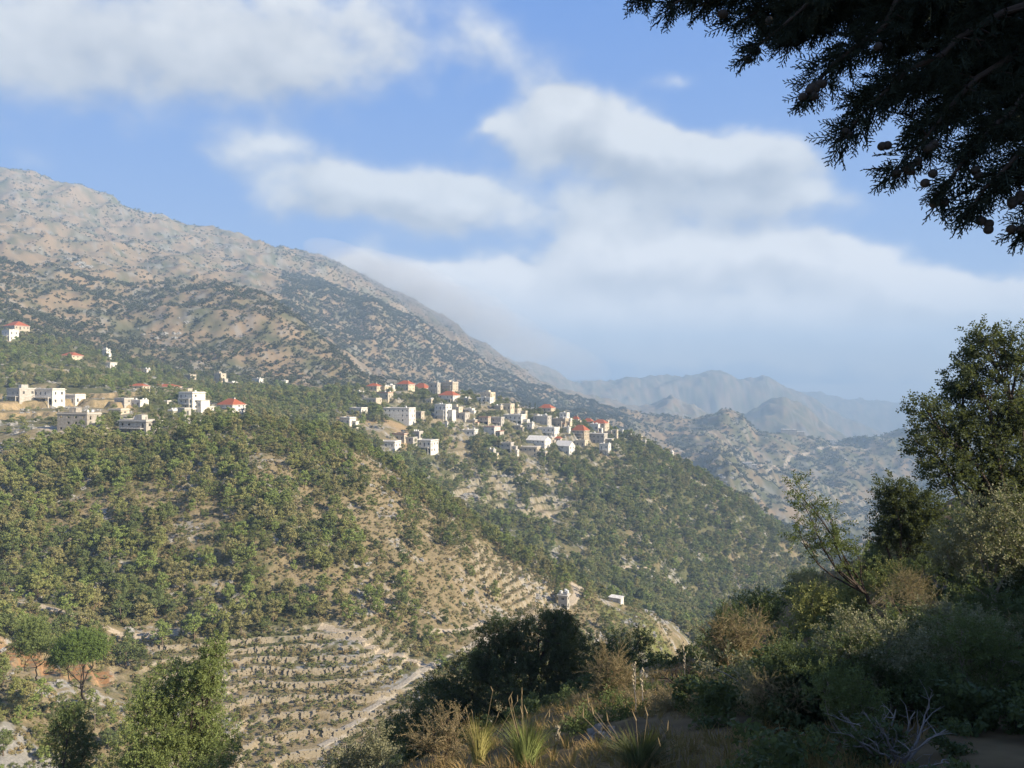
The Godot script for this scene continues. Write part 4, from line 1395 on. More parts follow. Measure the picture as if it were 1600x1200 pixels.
func build_near() -> void:
	var bark := plain("dark_bark", Color(0.065, 0.05, 0.04), 0.95)
	var pale_bark := plain("grey_bark", Color(0.24, 0.21, 0.175), 0.9)
	var burnt := plain("blackened_wood", Color(0.03, 0.024, 0.02), 0.9)
	var dry := plain("dry_twigs", Color(0.25, 0.175, 0.11), 0.95)
	var dead := plain("weathered_wood", Color(0.22, 0.205, 0.195), 0.9)
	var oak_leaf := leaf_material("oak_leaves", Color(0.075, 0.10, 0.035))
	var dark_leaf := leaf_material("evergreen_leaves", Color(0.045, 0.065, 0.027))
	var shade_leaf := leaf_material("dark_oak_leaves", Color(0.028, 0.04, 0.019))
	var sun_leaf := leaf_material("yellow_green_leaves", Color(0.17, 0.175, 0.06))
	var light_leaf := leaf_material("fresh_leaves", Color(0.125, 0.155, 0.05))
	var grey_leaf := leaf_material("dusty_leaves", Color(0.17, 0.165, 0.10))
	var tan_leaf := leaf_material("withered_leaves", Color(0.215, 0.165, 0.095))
	var needle := leaf_material("pine_needles", Color(0.10, 0.145, 0.035))
	var small := spray_mesh(3, 18, 0.26, 0.062, 0.62)
	var medium := spray_mesh(4, 16, 0.34, 0.085, 0.6)
	var tiny := spray_mesh(5, 20, 0.2, 0.036, 0.55)
	var wisp := spray_mesh(6, 26, 0.24, 0.02, 0.5)
	var tuft := spray_mesh(9, 46, 0.30, 0.16, 0.09)

	# lower left: a sunlit tree with a dark tall neighbour, and an umbrella pine further down
	leafy("broadleaf_tree", "large sunlit olive-green tree at the bottom left, its tip leaning right above the terraces", "tree", px(290, 1290, 34),
		[[275, 1125, 34, 62, 48], [315, 1075, 34, 44, 40], [338, 1020, 34, 20, 30], [322, 1045, 33.6, 30, 24], [240, 1165, 33, 52, 46], [330, 1150, 34.5, 42, 46], [232, 1100, 33.5, 34, 36], [275, 1060, 34.4, 36, 28], [300, 1195, 33, 80, 34], [205, 1195, 33.5, 42, 34]], 0.16, 40, medium, light_leaf, bark)
	leafy("broadleaf_tree", "narrow darker green tree with gaps in its crown, at the bottom left edge", "tree", px(112, 1300, 36),
		[[116, 1110, 36, 22, 26], [104, 1145, 36, 28, 28], [124, 1170, 36, 26, 30], [105, 1195, 36, 34, 26]], 0.12, 40, medium, oak_leaf, bark)
	leafy("umbrella_pine", "bright green umbrella pine with rounded crown and bare trunk at the lower left", "pine tree", seat(131, 1082, 118),
		[[110, 1012, 118, 26, 16], [148, 1010, 118, 26, 17], [130, 1000, 118, 30, 15], [128, 1020, 117, 34, 13], [92, 1030, 118, 16, 10]], 0.26, 34, medium, needle, bark, "", 1.9)
	leafy("round_bush", "dense bright green round bush left of the umbrella pine, below the orange bank", "bush", seat(60, 1030, 120),
		[[52, 985, 122, 24, 22], [40, 1004, 122, 20, 18], [64, 1006, 121, 22, 16]], 0.15, 12, medium, light_leaf, bark, "", 2.4)
	# centre: the big dark oak and its neighbours
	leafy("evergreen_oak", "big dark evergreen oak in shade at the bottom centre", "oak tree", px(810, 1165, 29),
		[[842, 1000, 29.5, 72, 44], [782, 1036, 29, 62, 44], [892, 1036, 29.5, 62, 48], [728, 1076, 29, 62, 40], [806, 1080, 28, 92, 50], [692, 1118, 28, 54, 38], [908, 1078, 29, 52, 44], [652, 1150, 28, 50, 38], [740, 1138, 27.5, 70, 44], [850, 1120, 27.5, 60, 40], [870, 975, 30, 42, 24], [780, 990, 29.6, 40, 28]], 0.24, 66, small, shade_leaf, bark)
	leafy("evergreen_oak", "smaller dark oak bush right beside the big evergreen oak", "oak tree", px(968, 1085, 33),
		[[962, 1022, 33, 44, 34], [990, 1040, 33, 34, 30], [935, 1045, 32.5, 30, 30], [1000, 1000, 34, 22, 18]], 0.13, 55, small, dark_leaf, bark)
	leafy("oak_sapling", "dark green sapling thicket sloping down left of the big evergreen oak", "sapling", px(620, 1240, 33),
		[[632, 1130, 34, 38, 30], [600, 1160, 33, 44, 34], [650, 1190, 31, 50, 36], [570, 1195, 32, 40, 28], [660, 1090, 36, 26, 26]], 0.1, 42, small, oak_leaf, bark)
	leafy("leafy_shrub", "pale leafy shrub catching the sun at the bottom edge, below the valley track", "shrub", px(560, 1235, 16),
		[[565, 1172, 16, 30, 22], [590, 1160, 16, 14, 22], [545, 1195, 16, 40, 20], [600, 1195, 15.5, 26, 18]], 0.05, 120, tiny, grey_leaf, pale_bark, "", 1.3)
	# right: trees on the slope
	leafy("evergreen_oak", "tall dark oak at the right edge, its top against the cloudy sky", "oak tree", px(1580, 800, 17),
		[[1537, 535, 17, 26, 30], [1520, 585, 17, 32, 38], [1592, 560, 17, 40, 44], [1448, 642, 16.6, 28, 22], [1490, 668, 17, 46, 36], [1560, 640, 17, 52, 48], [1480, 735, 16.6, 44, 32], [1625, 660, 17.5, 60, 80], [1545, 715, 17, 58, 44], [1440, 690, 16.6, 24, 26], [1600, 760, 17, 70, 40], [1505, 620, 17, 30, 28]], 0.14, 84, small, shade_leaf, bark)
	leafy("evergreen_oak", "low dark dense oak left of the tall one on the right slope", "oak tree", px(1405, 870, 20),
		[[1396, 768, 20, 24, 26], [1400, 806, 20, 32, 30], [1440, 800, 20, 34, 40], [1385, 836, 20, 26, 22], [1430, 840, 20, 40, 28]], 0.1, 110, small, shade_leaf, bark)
	leafy("slender_tree", "slender leaning tree with sparse leaves against the far wooded ridge", "tree", px(1392, 945, 15),
		[[1243, 765, 14.6, 13, 18], [1262, 800, 14.7, 26, 22], [1298, 812, 14.8, 22, 20], [1280, 850, 14.8, 34, 22], [1315, 860, 14.9, 28, 26], [1250, 835, 14.7, 16, 14], [1345, 880, 15, 24, 20]], 0.05, 66, tiny, oak_leaf, bark, "", 1.25)
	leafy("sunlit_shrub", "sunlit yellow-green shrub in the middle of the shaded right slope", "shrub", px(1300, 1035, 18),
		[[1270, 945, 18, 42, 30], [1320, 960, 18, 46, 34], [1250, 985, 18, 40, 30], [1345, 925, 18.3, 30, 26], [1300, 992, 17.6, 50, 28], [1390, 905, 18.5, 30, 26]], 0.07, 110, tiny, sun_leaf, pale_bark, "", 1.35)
	leafy("leafy_shrub", "shrub of dusty green leaves below the tall dark oak at the right edge", "shrub", px(1560, 900, 13),
		[[1570, 800, 13, 44, 34], [1520, 830, 13, 46, 30], [1600, 850, 13, 50, 40], [1540, 870, 13, 50, 30], [1480, 865, 13.4, 34, 26]], 0.06, 100, tiny, grey_leaf, pale_bark, "", 1.3)
	leafy("leafy_shrub", "dark shaded shrub with bent black limbs on the right below the stony gap", "shrub", px(1450, 1120, 10),
		[[1420, 990, 10, 60, 40], [1490, 1010, 10, 60, 46], [1380, 1040, 9.6, 60, 40], [1550, 960, 10.4, 60, 50], [1460, 1070, 9.4, 70, 40], [1590, 1040, 9.6, 60, 60], [1520, 1090, 9, 60, 46]], 0.07, 150, tiny, dark_leaf, bark)
	leafy("leafy_shrub", "low shaded green shrub at the bottom right, behind the grey dead branches", "shrub", px(1280, 1215, 8),
		[[1250, 1080, 8.6, 70, 40], [1320, 1060, 8.8, 60, 40], [1200, 1110, 8.4, 50, 40], [1290, 1120, 8.2, 80, 44], [1230, 1165, 7.8, 70, 40], [1360, 1110, 8.2, 50, 40]], 0.05, 170, tiny, dark_leaf, bark)
	# dry and burnt shrubs
	twiggy("dry_shrub", "pale dry shrub with withered tips at the left foot of the sunlit shrub", "dry shrub", px(1150, 1085, 13),
		[[1108, 985, 13, 0], [1125, 975, 13, 0], [1150, 985, 12.8, 0], [1180, 972, 13, 0], [1195, 985, 13.2, 0], [1165, 1010, 12.8, 0], [1130, 1015, 12.7, 0], [1205, 1020, 13, 0]], 0.014, 10, dry, "", wisp, tan_leaf, 120)
	twiggy("dry_shrub", "tall brown dry shrub in the shade right of the big evergreen oak", "dry shrub", px(955, 1130, 13),
		[[940, 1035, 13, 0], [958, 1028, 13, 0], [972, 1045, 12.8, 0], [930, 1065, 13, 0], [985, 1060, 13, 0]], 0.012, 12, dry, "", wisp, tan_leaf, 110)
	twiggy("burnt_shrub", "bare blackened shrub standing before the pale dry shrub", "bare shrub", px(1070, 1150, 11),
		[[1030, 1050, 11, 0], [1050, 1042, 11, 0], [1078, 1045, 11.2, 0], [1098, 1055, 11, 0], [1040, 1090, 10.8, 0], [1110, 1085, 10.8, 0], [1065, 1070, 10.8, 0]], 0.02, 9, burnt)
	twiggy("bent_stem", "long bent bare stem reaching up left from the shaded bottom right", "stem", px(1232, 1215, 7.6),
		[[1118, 1046, 8.2, 0], [1175, 1058, 8.0, 0]], 0.014, 4, pale_bark, "", tiny, grey_leaf, 40)
	twiggy("dead_branches", "heap of grey dead forked branches at the bottom right", "dead branches", px(1410, 1235, 5.4),
		[[1322, 1120, 5.5, 0], [1350, 1112, 5.5, 0], [1375, 1130, 5.4, 0], [1400, 1108, 5.6, 0], [1430, 1112, 5.5, 0], [1452, 1106, 5.6, 0], [1478, 1140, 5.4, 0], [1345, 1160, 5.2, 0], [1440, 1165, 5.2, 0], [1480, 1190, 5.1, 0], [1390, 1165, 5.2, 0], [1328, 1145, 5.3, 0]], 0.013, 5, dead)
	twiggy("dry_shrub", "low brown dry shrub left of the grass tufts at the bottom", "dry shrub", px(690, 1210, 9.5),
		[[675, 1140, 9.5, 0], [690, 1128, 9.5, 0], [705, 1135, 9.4, 0], [712, 1150, 9.4, 0], [665, 1165, 9.4, 0]], 0.008, 10, dry, "", wisp, tan_leaf, 70)
	# smaller dry bushes that fill the open ground at the bottom
	var bushlet := twiggy("dry_bush", "small dry bush just right of the pale cracked rock", "dry bush", px(1010, 1165, 10.5),
		[[985, 1115, 10.5, 0], [1000, 1102, 10.4, 0], [1020, 1106, 10.6, 0], [1040, 1118, 10.5, 0], [1012, 1120, 10.2, 0]], 0.007, 9, dry, "dry bushes on the open ground at the bottom", wisp, tan_leaf, 60)
	var green_one := leafy("low_shrub", "low olive shrub beside the burnt shrub", "shrub", Vector3(px(1060, 0, 12).x, 99, -12),
		[[1045, 1095, 12, 22, 16], [1075, 1090, 12, 22, 18], [1060, 1075, 12, 18, 14]], 0.02, 150, tiny, oak_leaf, bark, "dry bushes on the open ground at the bottom")
	var heaps := 0
	while heaps < 30:
		var bx := rng.randf_range(870, 1180)
		var r := rng.randf_range(7.8, 19.0)
		var t := atan((bx - 800.0) / F)
		var p := Vector3(sin(t) * r, 0, -cos(t) * r)
		p.y = ground(p.x, p.z) - 0.05
		var src: Node3D = bushlet if heaps % 3 != 1 else green_one
		var o: Node3D = src.duplicate()
		o.name = numbered("dry_bush" if src == bushlet else "low_shrub")
		add_child(o)
		o.position = p
		o.rotation.y = rng.randf() * TAU
		o.scale = Vector3.ONE * rng.randf_range(0.55, 1.15)
		o.set_meta("label", "%s %s %s" % ["small brown dry bush" if src == bushlet else "low olive-green shrub", "near the bottom edge" if r < 10.0 else "around the burnt shrub" if r < 14.0 else "behind the burnt shrub", "left of the bent stem" if bx < 1060 else "beside the bent stem"])
		heaps += 1
	for a: Array in [[992, 1036, 1098, 10, "tallest pale dry flower stalk standing left of the burnt shrub"], [1003, 1046, 1096, 10.2, "shorter pale dry stalk close beside the tallest one"], [1068, 1003, 1060, 12, "pale seeding stalk rising above the burnt shrub"], [871, 1136, 1180, 8.5, "dry thistle stalk right of the green grass tuft"]]:
		var at := px(a[0], a[2], a[3])
		at.y = minf(ground(at.x, at.z), at.y)
		var o := thing("dry_stalk", a[4], "stalk", at)
		var st := maker()
		var top := px(a[0], a[1], a[3]) - at
		var pts := bend(st, Vector3(0, -0.1, 0), top, 0.007, 0.004, Vector3(0.01, 0, 0.0), 6, 5)
		put("stem", st.commit(), dead, o)
		st = maker()
		for i in 16:
			var p := pts[6].lerp(pts[3], i / 16.0) + Vector3(rng.randfn(), 0, rng.randfn()) * 0.012
			tube(st, p, p + Vector3(rng.randfn() * 0.01, 0.03, rng.randfn() * 0.01), 0.012, 0.004, 5)
		put("seed_head", st.commit(), plain("seed_husks", Color(0.42, 0.36, 0.25)), o)
	# grass and broom tufts
	for a: Array in [[748, 1195, 9.0, 0.62, 0.30, Color(0.25, 0.225, 0.08), "yellow-green tall grass tuft, left one of the sunlit pair at the bottom centre"], [822, 1200, 8.6, 0.60, 0.36, Color(0.15, 0.18, 0.06), "green spiky grass tuft, right one of the sunlit pair at the bottom centre"], [1000, 1205, 8.8, 0.5, 0.4, Color(0.07, 0.085, 0.04), "dark green rush-like tuft in the shade beside the pale rock"], [1422, 868, 16, 0.75, 0.3, Color(0.22, 0.2, 0.09), "broom bush with sunlit tips before the low dark oak"], [1335, 836, 15.2, 0.5, 0.22, Color(0.14, 0.15, 0.06), "small broom bush behind the slender leaning tree"]]:
		var at := seat(a[0], a[1], a[2], 0.4)
		a[3] *= -at.z / a[2]
		var o := thing("grass_tuft", a[6], "grass tuft", at)
		var mesh := blade_mesh(int(a[0]), 460, a[3], 0.0042, a[4] * 0.85)
		put("blades", mesh, leaf_material("grass_blades", a[5]), o).set_meta("kind", "stuff")
		var st := maker()
		for i in 9:
			var d := Vector3(rng.randfn() * 0.22, a[3] * rng.randf_range(0.9, 1.1), rng.randfn() * 0.22)
			tube(st, Vector3.ZERO, d, 0.003, 0.002, 3)
			tube(st, d, d + Vector3(rng.randfn() * 0.02, 0.07, rng.randfn() * 0.02), 0.008, 0.002, 4)
		put("seed_heads", st.commit(), tan_leaf, o).set_meta("kind", "stuff")
	# rocks
	var stone := plain("limestone", Color(0.36, 0.34, 0.30), 0.9)
	stone.albedo_texture = noise_texture(0.02, 6, Color(0.45, 0.45, 0.45), Color(1, 1, 1), 44)
	stone.uv1_triplanar = true
	stone.uv1_world_triplanar = true
	stone.uv1_scale = Vector3(0.9, 0.9, 0.9)
	M.limestone = stone
	for a: Array in [[945, 1158, 10.5, 0.16, "pale cracked rock in the dry grass at the bottom centre"], [1006, 1060, 17, 0.16, "small pale rock behind the dry stalks"], [1468, 930, 17, 0.3, "pale stones in the gap of the right slope, upper one"], [1480, 960, 16, 0.26, "pale stones in the gap of the right slope, lower one"], [1452, 950, 16.4, 0.2, "pale stones in the gap of the right slope, leftmost one"]]:
		var at := seat(a[0], a[1], a[2], 0.4)
		at.y += a[3] * 0.05
		tag(put("rock", boulder(rng, Vector3(a[3] * 1.3, a[3], a[3])), stone, self, at, rng.randf() * TAU), a[4], "rock")
	build_cypress(bark)
	# shrubs that fill the shaded slope on the right
	var kinds := []
	var looks := [[tiny, dark_leaf, bark], [tiny, oak_leaf, pale_bark], [small, shade_leaf, bark], [wisp, tan_leaf, dry], [tiny, grey_leaf, pale_bark]]
	for k in 5:
		var at := px(1390, 1010, 14 + k * 0.5)
		at.y = ground(at.x, at.z)
		var c := Vector2(800.0 + F * at.x / -at.z, 600.0 - F * at.y / -at.z)
		var masses := []
		for m in 6: masses.append([c.x + rng.randf_range(-48, 48), c.y - rng.randf_range(28, 100), -at.z + rng.randf_range(-0.4, 0.4), rng.randf_range(24, 40), rng.randf_range(20, 30)])
		kinds.append(leafy("slope_shrub", "x", "shrub", at, masses, 0.035, 105, looks[k][0], looks[k][1], looks[k][2], "shrubs in the undergrowth of the right slope"))
	var told_ := ["dark evergreen shrub", "leafy green shrub with pale stems", "almost black dense shrub", "brown withered shrub", "dusty grey-green shrub"]
	var spot := 0
	while spot < 62:
		var bx := rng.randf_range(1010 if spot % 3 == 0 else 1130, 1720)
		var r := 6.5 + 38.0 * pow(rng.randf(), 1.2)
		if bx < 1130 and r > 11.0: continue
		if bx > 1190 and bx < 1410 and r > 10.0 and r < 19.0: continue
		var t := atan((bx - 800.0) / F)
		var p := Vector3(sin(t) * r, 0, -cos(t) * r)
		p.y = ground(p.x, p.z) - 0.1
		var k: int = [0, 1, 2, 2, 4, 0, 3][rng.randi() % 7]
		var o: Node3D = kinds[k] if spot < 5 else kinds[k].duplicate()
		if spot < 5:
			k = spot
			o = kinds[k]
		else:
			o.name = numbered("slope_shrub")
			add_child(o)
		o.position = p
		o.rotation.y = rng.randf() * TAU
		o.scale = Vector3.ONE * rng.randf_range(0.45, 0.95) * (0.75 if r < 10.0 else 1.0)
		var where := "at the bottom right edge" if r < 11.0 and bx > 1350 else "low in the shaded foreground" if r < 11.0 else "under the trees at the right edge" if bx > 1400 else "along the skyline of the right slope" if r > 28.0 else "halfway up the shaded right slope"
		o.set_meta("label", "%s %s" % [told_[k], where])
		spot += 1
	# trees on the slope to the right of the picture, whose shade lies over the foreground
	for a: Array in [[38.9, -10.6, 4.6, "low dark oak beyond the right edge of the picture, first from the path"], [40.3, -12.4, 5.0, "low dark oak beyond the right edge of the picture, second from the path"], [40.7, -14.6, 4.8, "low dark oak beyond the right edge of the picture, third from the path"], [42.0, -16.2, 5.2, "low dark oak beyond the right edge of the picture, fourth from the path"], [42.4, -18.4, 5.0, "low dark oak beyond the right edge of the picture, farthest from the path"]]:
		var at := Vector3(a[0], ground(a[0], a[1]) - 0.1, a[1])
		var o := thing("evergreen_oak", a[3], "oak tree", at, rng.randf() * TAU)
		put("trunk", trunk_mesh(7, 0.7), bark, o)
		put("crown", crown_mesh("oak", 333, 30, 2600, 0.03), dark_leaf, o)
		o.scale = Vector3(a[2], a[2], a[2])
	build_ground_cover(tan_leaf, dark_leaf, tiny)

func build_ground_cover(tan_leaf: Material, dark_leaf: Material, tiny: Mesh) -> void:
	var blades := blade_mesh(71, 12, 0.22, 0.005, 0.2)
	var dry_grass := leaf_material("dry_grass", Color(0.26, 0.185, 0.09))
	var spots := []
	for i in 14000:
		var bx := rng.randf_range(430, 1760)
		var t := atan((bx - 800.0) / F)
		var r := 3.0 + 45.0 * pow(rng.randf(), 1.5)
		var p := Vector3(sin(t) * r, 0, -cos(t) * r)
		if n_small.get_noise_2d(p.x, p.z) < -0.12: continue
		p.y = ground(p.x, p.z) - 0.02
		spots.append(aimed(p, Vector3(rng.randfn() * 0.15, 1, rng.randfn() * 0.15), rng.randf_range(0.35, 1.15), rng.randf() * TAU))
	many("dry_grass", blades, dry_grass, spots, self)
	spots = []
	var bush := crown_mesh("scrub", 900, 14, 700, 0.045)
	for i in 620:
		var bx := rng.randf_range(560, 1800) if i < 420 else rng.randf_range(1750, 2900)
		var t := atan((bx - 800.0) / F)
		var r := 7.0 + 50.0 * pow(rng.randf(), 1.1)
		if bx < 1080 and r < 17.0: continue
		if i % 3 == 0 and bx > 1150: r = rng.randf_range(4.0, 12.0)
		var p := Vector3(sin(t) * r, 0, -cos(t) * r)
		p.y = ground(p.x, p.z) - 0.05
		var s := rng.randf_range(0.25, 0.6) * (1.0 + r * 0.02)
		spots.append(aimed(p, Vector3(0, 1, 0), s, rng.randf() * TAU))
	many("undergrowth", bush, dark_leaf, spots, self)
	# leafy scrub on the slope beside and behind the viewer, outside the picture
	spots = []
	for i in 500:
		var t := rng.randf_range(1.95, 2.9)
		var r := 5.0 + 60.0 * sqrt(rng.randf())
		var p := Vector3(sin(t) * r, 0, -cos(t) * r)
		p.y = ground(p.x, p.z) - 0.1
		var s := rng.randf_range(1.0, 3.2)
		spots.append(aimed(p, Vector3(0, 1, 0), s, rng.randf() * TAU))
	many("hillside_brush", bush, dark_leaf, spots, self)

func build_cypress(bark: Material) -> void:
	var foot := Vector3(3.3, ground(3.3, -0.9), -0.9)
	var o := thing("cypress", "dark cypress tree hanging its cone-bearing boughs into the top right corner", "cypress tree", foot)
	var st := maker()
	bend(st, Vector3(0, -0.3, 0), Vector3(0.3, 7.5, 0.2), 0.2, 0.06, Vector3(0.05, 0, 0), 8, 10)
	put("trunk", st.commit(), bark, o)
	var scale_leaf := plain("scale_leaves", Color(0.03, 0.042, 0.028), 0.8)
	var spots := []
	var cone_at := []
	var boughs := [[1480, -190, 2.5, 1038, 22, 2.3, 44], [1500, -110, 2.4, 1168, 90, 2.2, 40], [1540, -60, 2.4, 1258, 158, 2.15, 46], [1600, 10, 2.3, 1306, 228, 2.1, 48], [1640, 50, 2.3, 1392, 276, 2.1, 46], [1680, 100, 2.2, 1463, 316, 2.05, 36], [1730, 170, 2.1, 1512, 334, 2.0, 32], [1740, 220, 2.1, 1600, 362, 2.0, 34],
		[1600, -100, 2.8, 1200, 55, 2.7, 60], [1650, 0, 2.7, 1335, 170, 2.5, 64], [1700, 60, 2.6, 1425, 205, 2.5, 64], [1730, 120, 2.5, 1500, 245, 2.4, 56], [1600, -80, 2.5, 1390, 70, 2.4, 70], [1700, 20, 2.4, 1470, 130, 2.4, 74], [1760, 140, 2.3, 1560, 300, 2.2, 44], [1560, -150, 2.6, 1290, 10, 2.5, 62], [1640, -40, 2.9, 1300, 100, 2.9, 70], [1760, 60, 2.9, 1400, 150, 2.9, 76], [1760, 40, 2.3, 1560, 110, 2.3, 80], [1760, 100, 2.3, 1580, 200, 2.2, 70], [1690, -60, 2.5, 1500, 40, 2.4, 80], [1600, -60, 2.7, 1380, 20, 2.7, 70], [1780, 60, 3.0, 1480, 190, 3.0, 80],
		[1780, 0, 3.2, 1420, 60, 3.2, 90], [1800, 60, 3.2, 1520, 120, 3.2, 90], [1560, -60, 3.1, 1250, 60, 3.0, 60], [1100, -90, 2.6, 1000, -2, 2.4, 30], [1480, -160, 3.0, 1120, 5, 2.9, 50], [1400, -110, 2.5, 1085, 18, 2.35, 46], [1450, -70, 2.5, 1145, 45, 2.35, 50], [1350, -120, 2.6, 1060, 4, 2.45, 46], [1500, -50, 2.5, 1215, 70, 2.4, 54], [1250, -90, 2.7, 1100, 0, 2.6, 46], [1400, -60, 2.8, 1180, 20, 2.8, 56], [1450, -40, 3.0, 1230, 30, 3.0, 60]]
	var limb_st := maker()
	for b: Array in boughs:
		var a := px(b[0], b[1], b[2]) - foot
		var e := px(b[3] + (4.0 if b[3] > 1010 else 0.0), b[4] - 8.0, b[5]) - foot
		var joint := Vector3(0.1, clampf(a.y + 0.3, 1.0, 6.5), 0.05)
		bend(limb_st, joint, a, 0.035, 0.016, Vector3(0, 0.08, 0), 4, 6)
		var pts := bend(limb_st, a, e, 0.014, 0.003, Vector3(0, 0.05, 0), 8, 5)
		var reach: float = b[6] * 1.05 / F * b[5]
		var count := int(b[6] * 5.2)
		for i in count:
			var t := pow(rng.randf(), 0.8)
			var f := t * 8.0
			var k := mini(int(f), 7)
			var c := pts[k].lerp(pts[k + 1], f - k)
			var wide := reach * (1.15 - t * 0.95)
			var d := Vector3(rng.randfn(), rng.randfn() * 0.9 - 0.25, rng.randfn()).normalized()
			var l := wide * sqrt(rng.randf())
			var s := c + d * l
			var dir := (d * 0.7 + (e - a).normalized() * 0.9 + Vector3(rng.randfn(), rng.randfn() - 0.5, rng.randfn()) * 0.35).normalized()
			spots.append(aimed(s, dir, rng.randf_range(0.42, 0.75), rng.randf() * TAU))
			if rng.randf() < 0.12 and l > 0.03: bend(limb_st, c, s, 0.0035, 0.0015, Vector3.ZERO, 2, 3)
	# the rest of the crown, above and beside the picture
	for i in 2600:
		var y := rng.randf_range(2.2, 7.4)
		var q := sqrt(rng.randf()) * 2.0 * (1.0 - (y - 2.0) / 7.0)
		var ang := rng.randf() * TAU
		var c := Vector3(cos(ang) * q + 0.4, y, sin(ang) * q)
		var w := c + foot
		if w.z < -0.3 and absf(w.x / -w.z) < 0.72 and absf(w.y / -w.z) < 0.56: continue
		spots.append(aimed(c, Vector3(cos(ang), 0.1, sin(ang)), rng.randf_range(1.8, 3.4), rng.randf() * TAU))
	put("boughs", limb_st.commit(), bark, o)
	many("foliage", feather_mesh(21), scale_leaf, spots, o)
	# round cones in small bunches
	var cone := SphereMesh.new()
	cone.radius = 0.0125
	cone.height = 0.024
	cone.radial_segments = 9
	cone.rings = 6
	var husk := plain("cone_scales", Color(0.05, 0.042, 0.035), 0.8)
	for c: Array in [[1178, 86, 2.2, 3], [1262, 155, 2.12, 3], [1275, 132, 2.12, 5], [1192, 36, 2.25, 1], [1125, 25, 2.3, 2], [1316, 212, 2.1, 2], [1380, 232, 2.1, 2], [1412, 270, 2.08, 3], [1428, 258, 2.08, 2], [1447, 280, 2.06, 2], [1466, 314, 2.05, 4], [1542, 352, 2.0, 2], [1555, 356, 2.0, 1], [1586, 358, 2.0, 2], [1590, 310, 2.02, 4], [1375, 80, 2.15, 1], [1520, 272, 2.05, 2], [1455, 230, 2.08, 3]]:
		for i in int(c[3]):
			var p := px(c[0] + rng.randf_range(-11, 11), c[1] + rng.randf_range(-9, 9), c[2]) - foot
			put("cone", cone, husk, o, p)


# ---------------------------------------------------------------- roads, walls, rock
func ribbon(called: String, label_points: Array, width: float, mat: Material) -> void:
	var pts := []
	for p: Array in label_points: pts.append(seat(p[0], p[1], p[2], 0.12))
	var c := Curve3D.new()
	for i in pts.size():
		var tan_: Vector3 = (pts[mini(i + 1, pts.size() - 1)] - pts[maxi(i - 1, 0)]) * 0.17
		c.add_point(pts[i], -tan_, tan_)
	c.bake_interval = 1.2
	var line := c.get_baked_points()
	var st := maker()
	var last: Array = []
	for i in line.size():
		var d := (line[mini(i + 1, line.size() - 1)] - line[maxi(i - 1, 0)])
		var side := Vector3(d.z, 0, -d.x).normalized()
		var row := []
		for k in 5:
			var q: Vector3 = line[i] + side * width * (k - 2) * 0.25 * (1.0 + n_small.get_noise_2d(line[i].x * 2.0 + k * 9.0, line[i].z * 2.0) * 0.5)
			q.y = ground(q.x, q.z) + 0.14
			if k == 0 or k == 4: q.y -= 0.22
			row.append(q)
		if last.size():
			for k in 4: quad(st, row[k], row[k + 1], last[k + 1], last[k])
		last = row
	var o := put(called, st.commit(), mat)
	o.set_meta("kind", "structure")
	var keep := [width * 0.5 + 0.7]
	for i in range(0, line.size(), 3): keep.append(line[i])
	roads.append(keep)

func build_roads() -> void:
	var dirt := plain("pale_dirt", Color(0.50, 0.43, 0.33), 0.95)
	dirt.albedo_texture = noise_texture(0.03, 5, Color(0.7, 0.68, 0.65), Color(1, 1, 1), 61, 256)
	dirt.uv1_triplanar = true
	dirt.uv1_world_triplanar = true
	dirt.uv1_scale = Vector3(0.2, 0.2, 0.2)
	var grey := dirt.duplicate()
	grey.albedo_color = Color(0.44, 0.40, 0.33).linear_to_srgb()
	ribbon("dirt_road", [[500, 1168, 152], [545, 1135, 158], [590, 1100, 166], [632, 1068, 174], [672, 1042, 184], [715, 1022, 196], [765, 998, 212], [815, 975, 232], [858, 955, 258], [890, 944, 280]], 2.5, grey)
	ribbon("dirt_road", [[672, 1042, 184], [630, 1026, 186], [585, 1012, 188], [545, 990, 192], [500, 978, 195]], 3.2, dirt)
	ribbon("dirt_road", [[890, 944, 280], [900, 930, 290], [898, 915, 300], [912, 903, 310], [918, 896, 318]], 3.2, dirt)
	ribbon("dirt_track", [[0, 938, 186], [50, 944, 185], [95, 955, 185], [135, 968, 186], [175, 984, 187], [230, 992, 189], [300, 985, 193]], 2.6, dirt)
	ribbon("dirt_road", [[955, 884, 440], [985, 886, 445], [1012, 890, 450], [1040, 905, 448], [1065, 922, 446]], 3.5, dirt)
	ribbon("dirt_track", [[820, 962, 240], [770, 970, 236], [715, 985, 230], [670, 992, 226]], 2.4, dirt)
	ribbon("dirt_road", [[60, 668, 310], [95, 676, 301], [150, 678, 300], [190, 682, 304]], 3.5, dirt)
	ribbon("dirt_road", [[1190, 735, 1640], [1230, 722, 1900], [1262, 708, 2000], [1300, 698, 2120], [1360, 700, 2180]], 9.0, dirt)

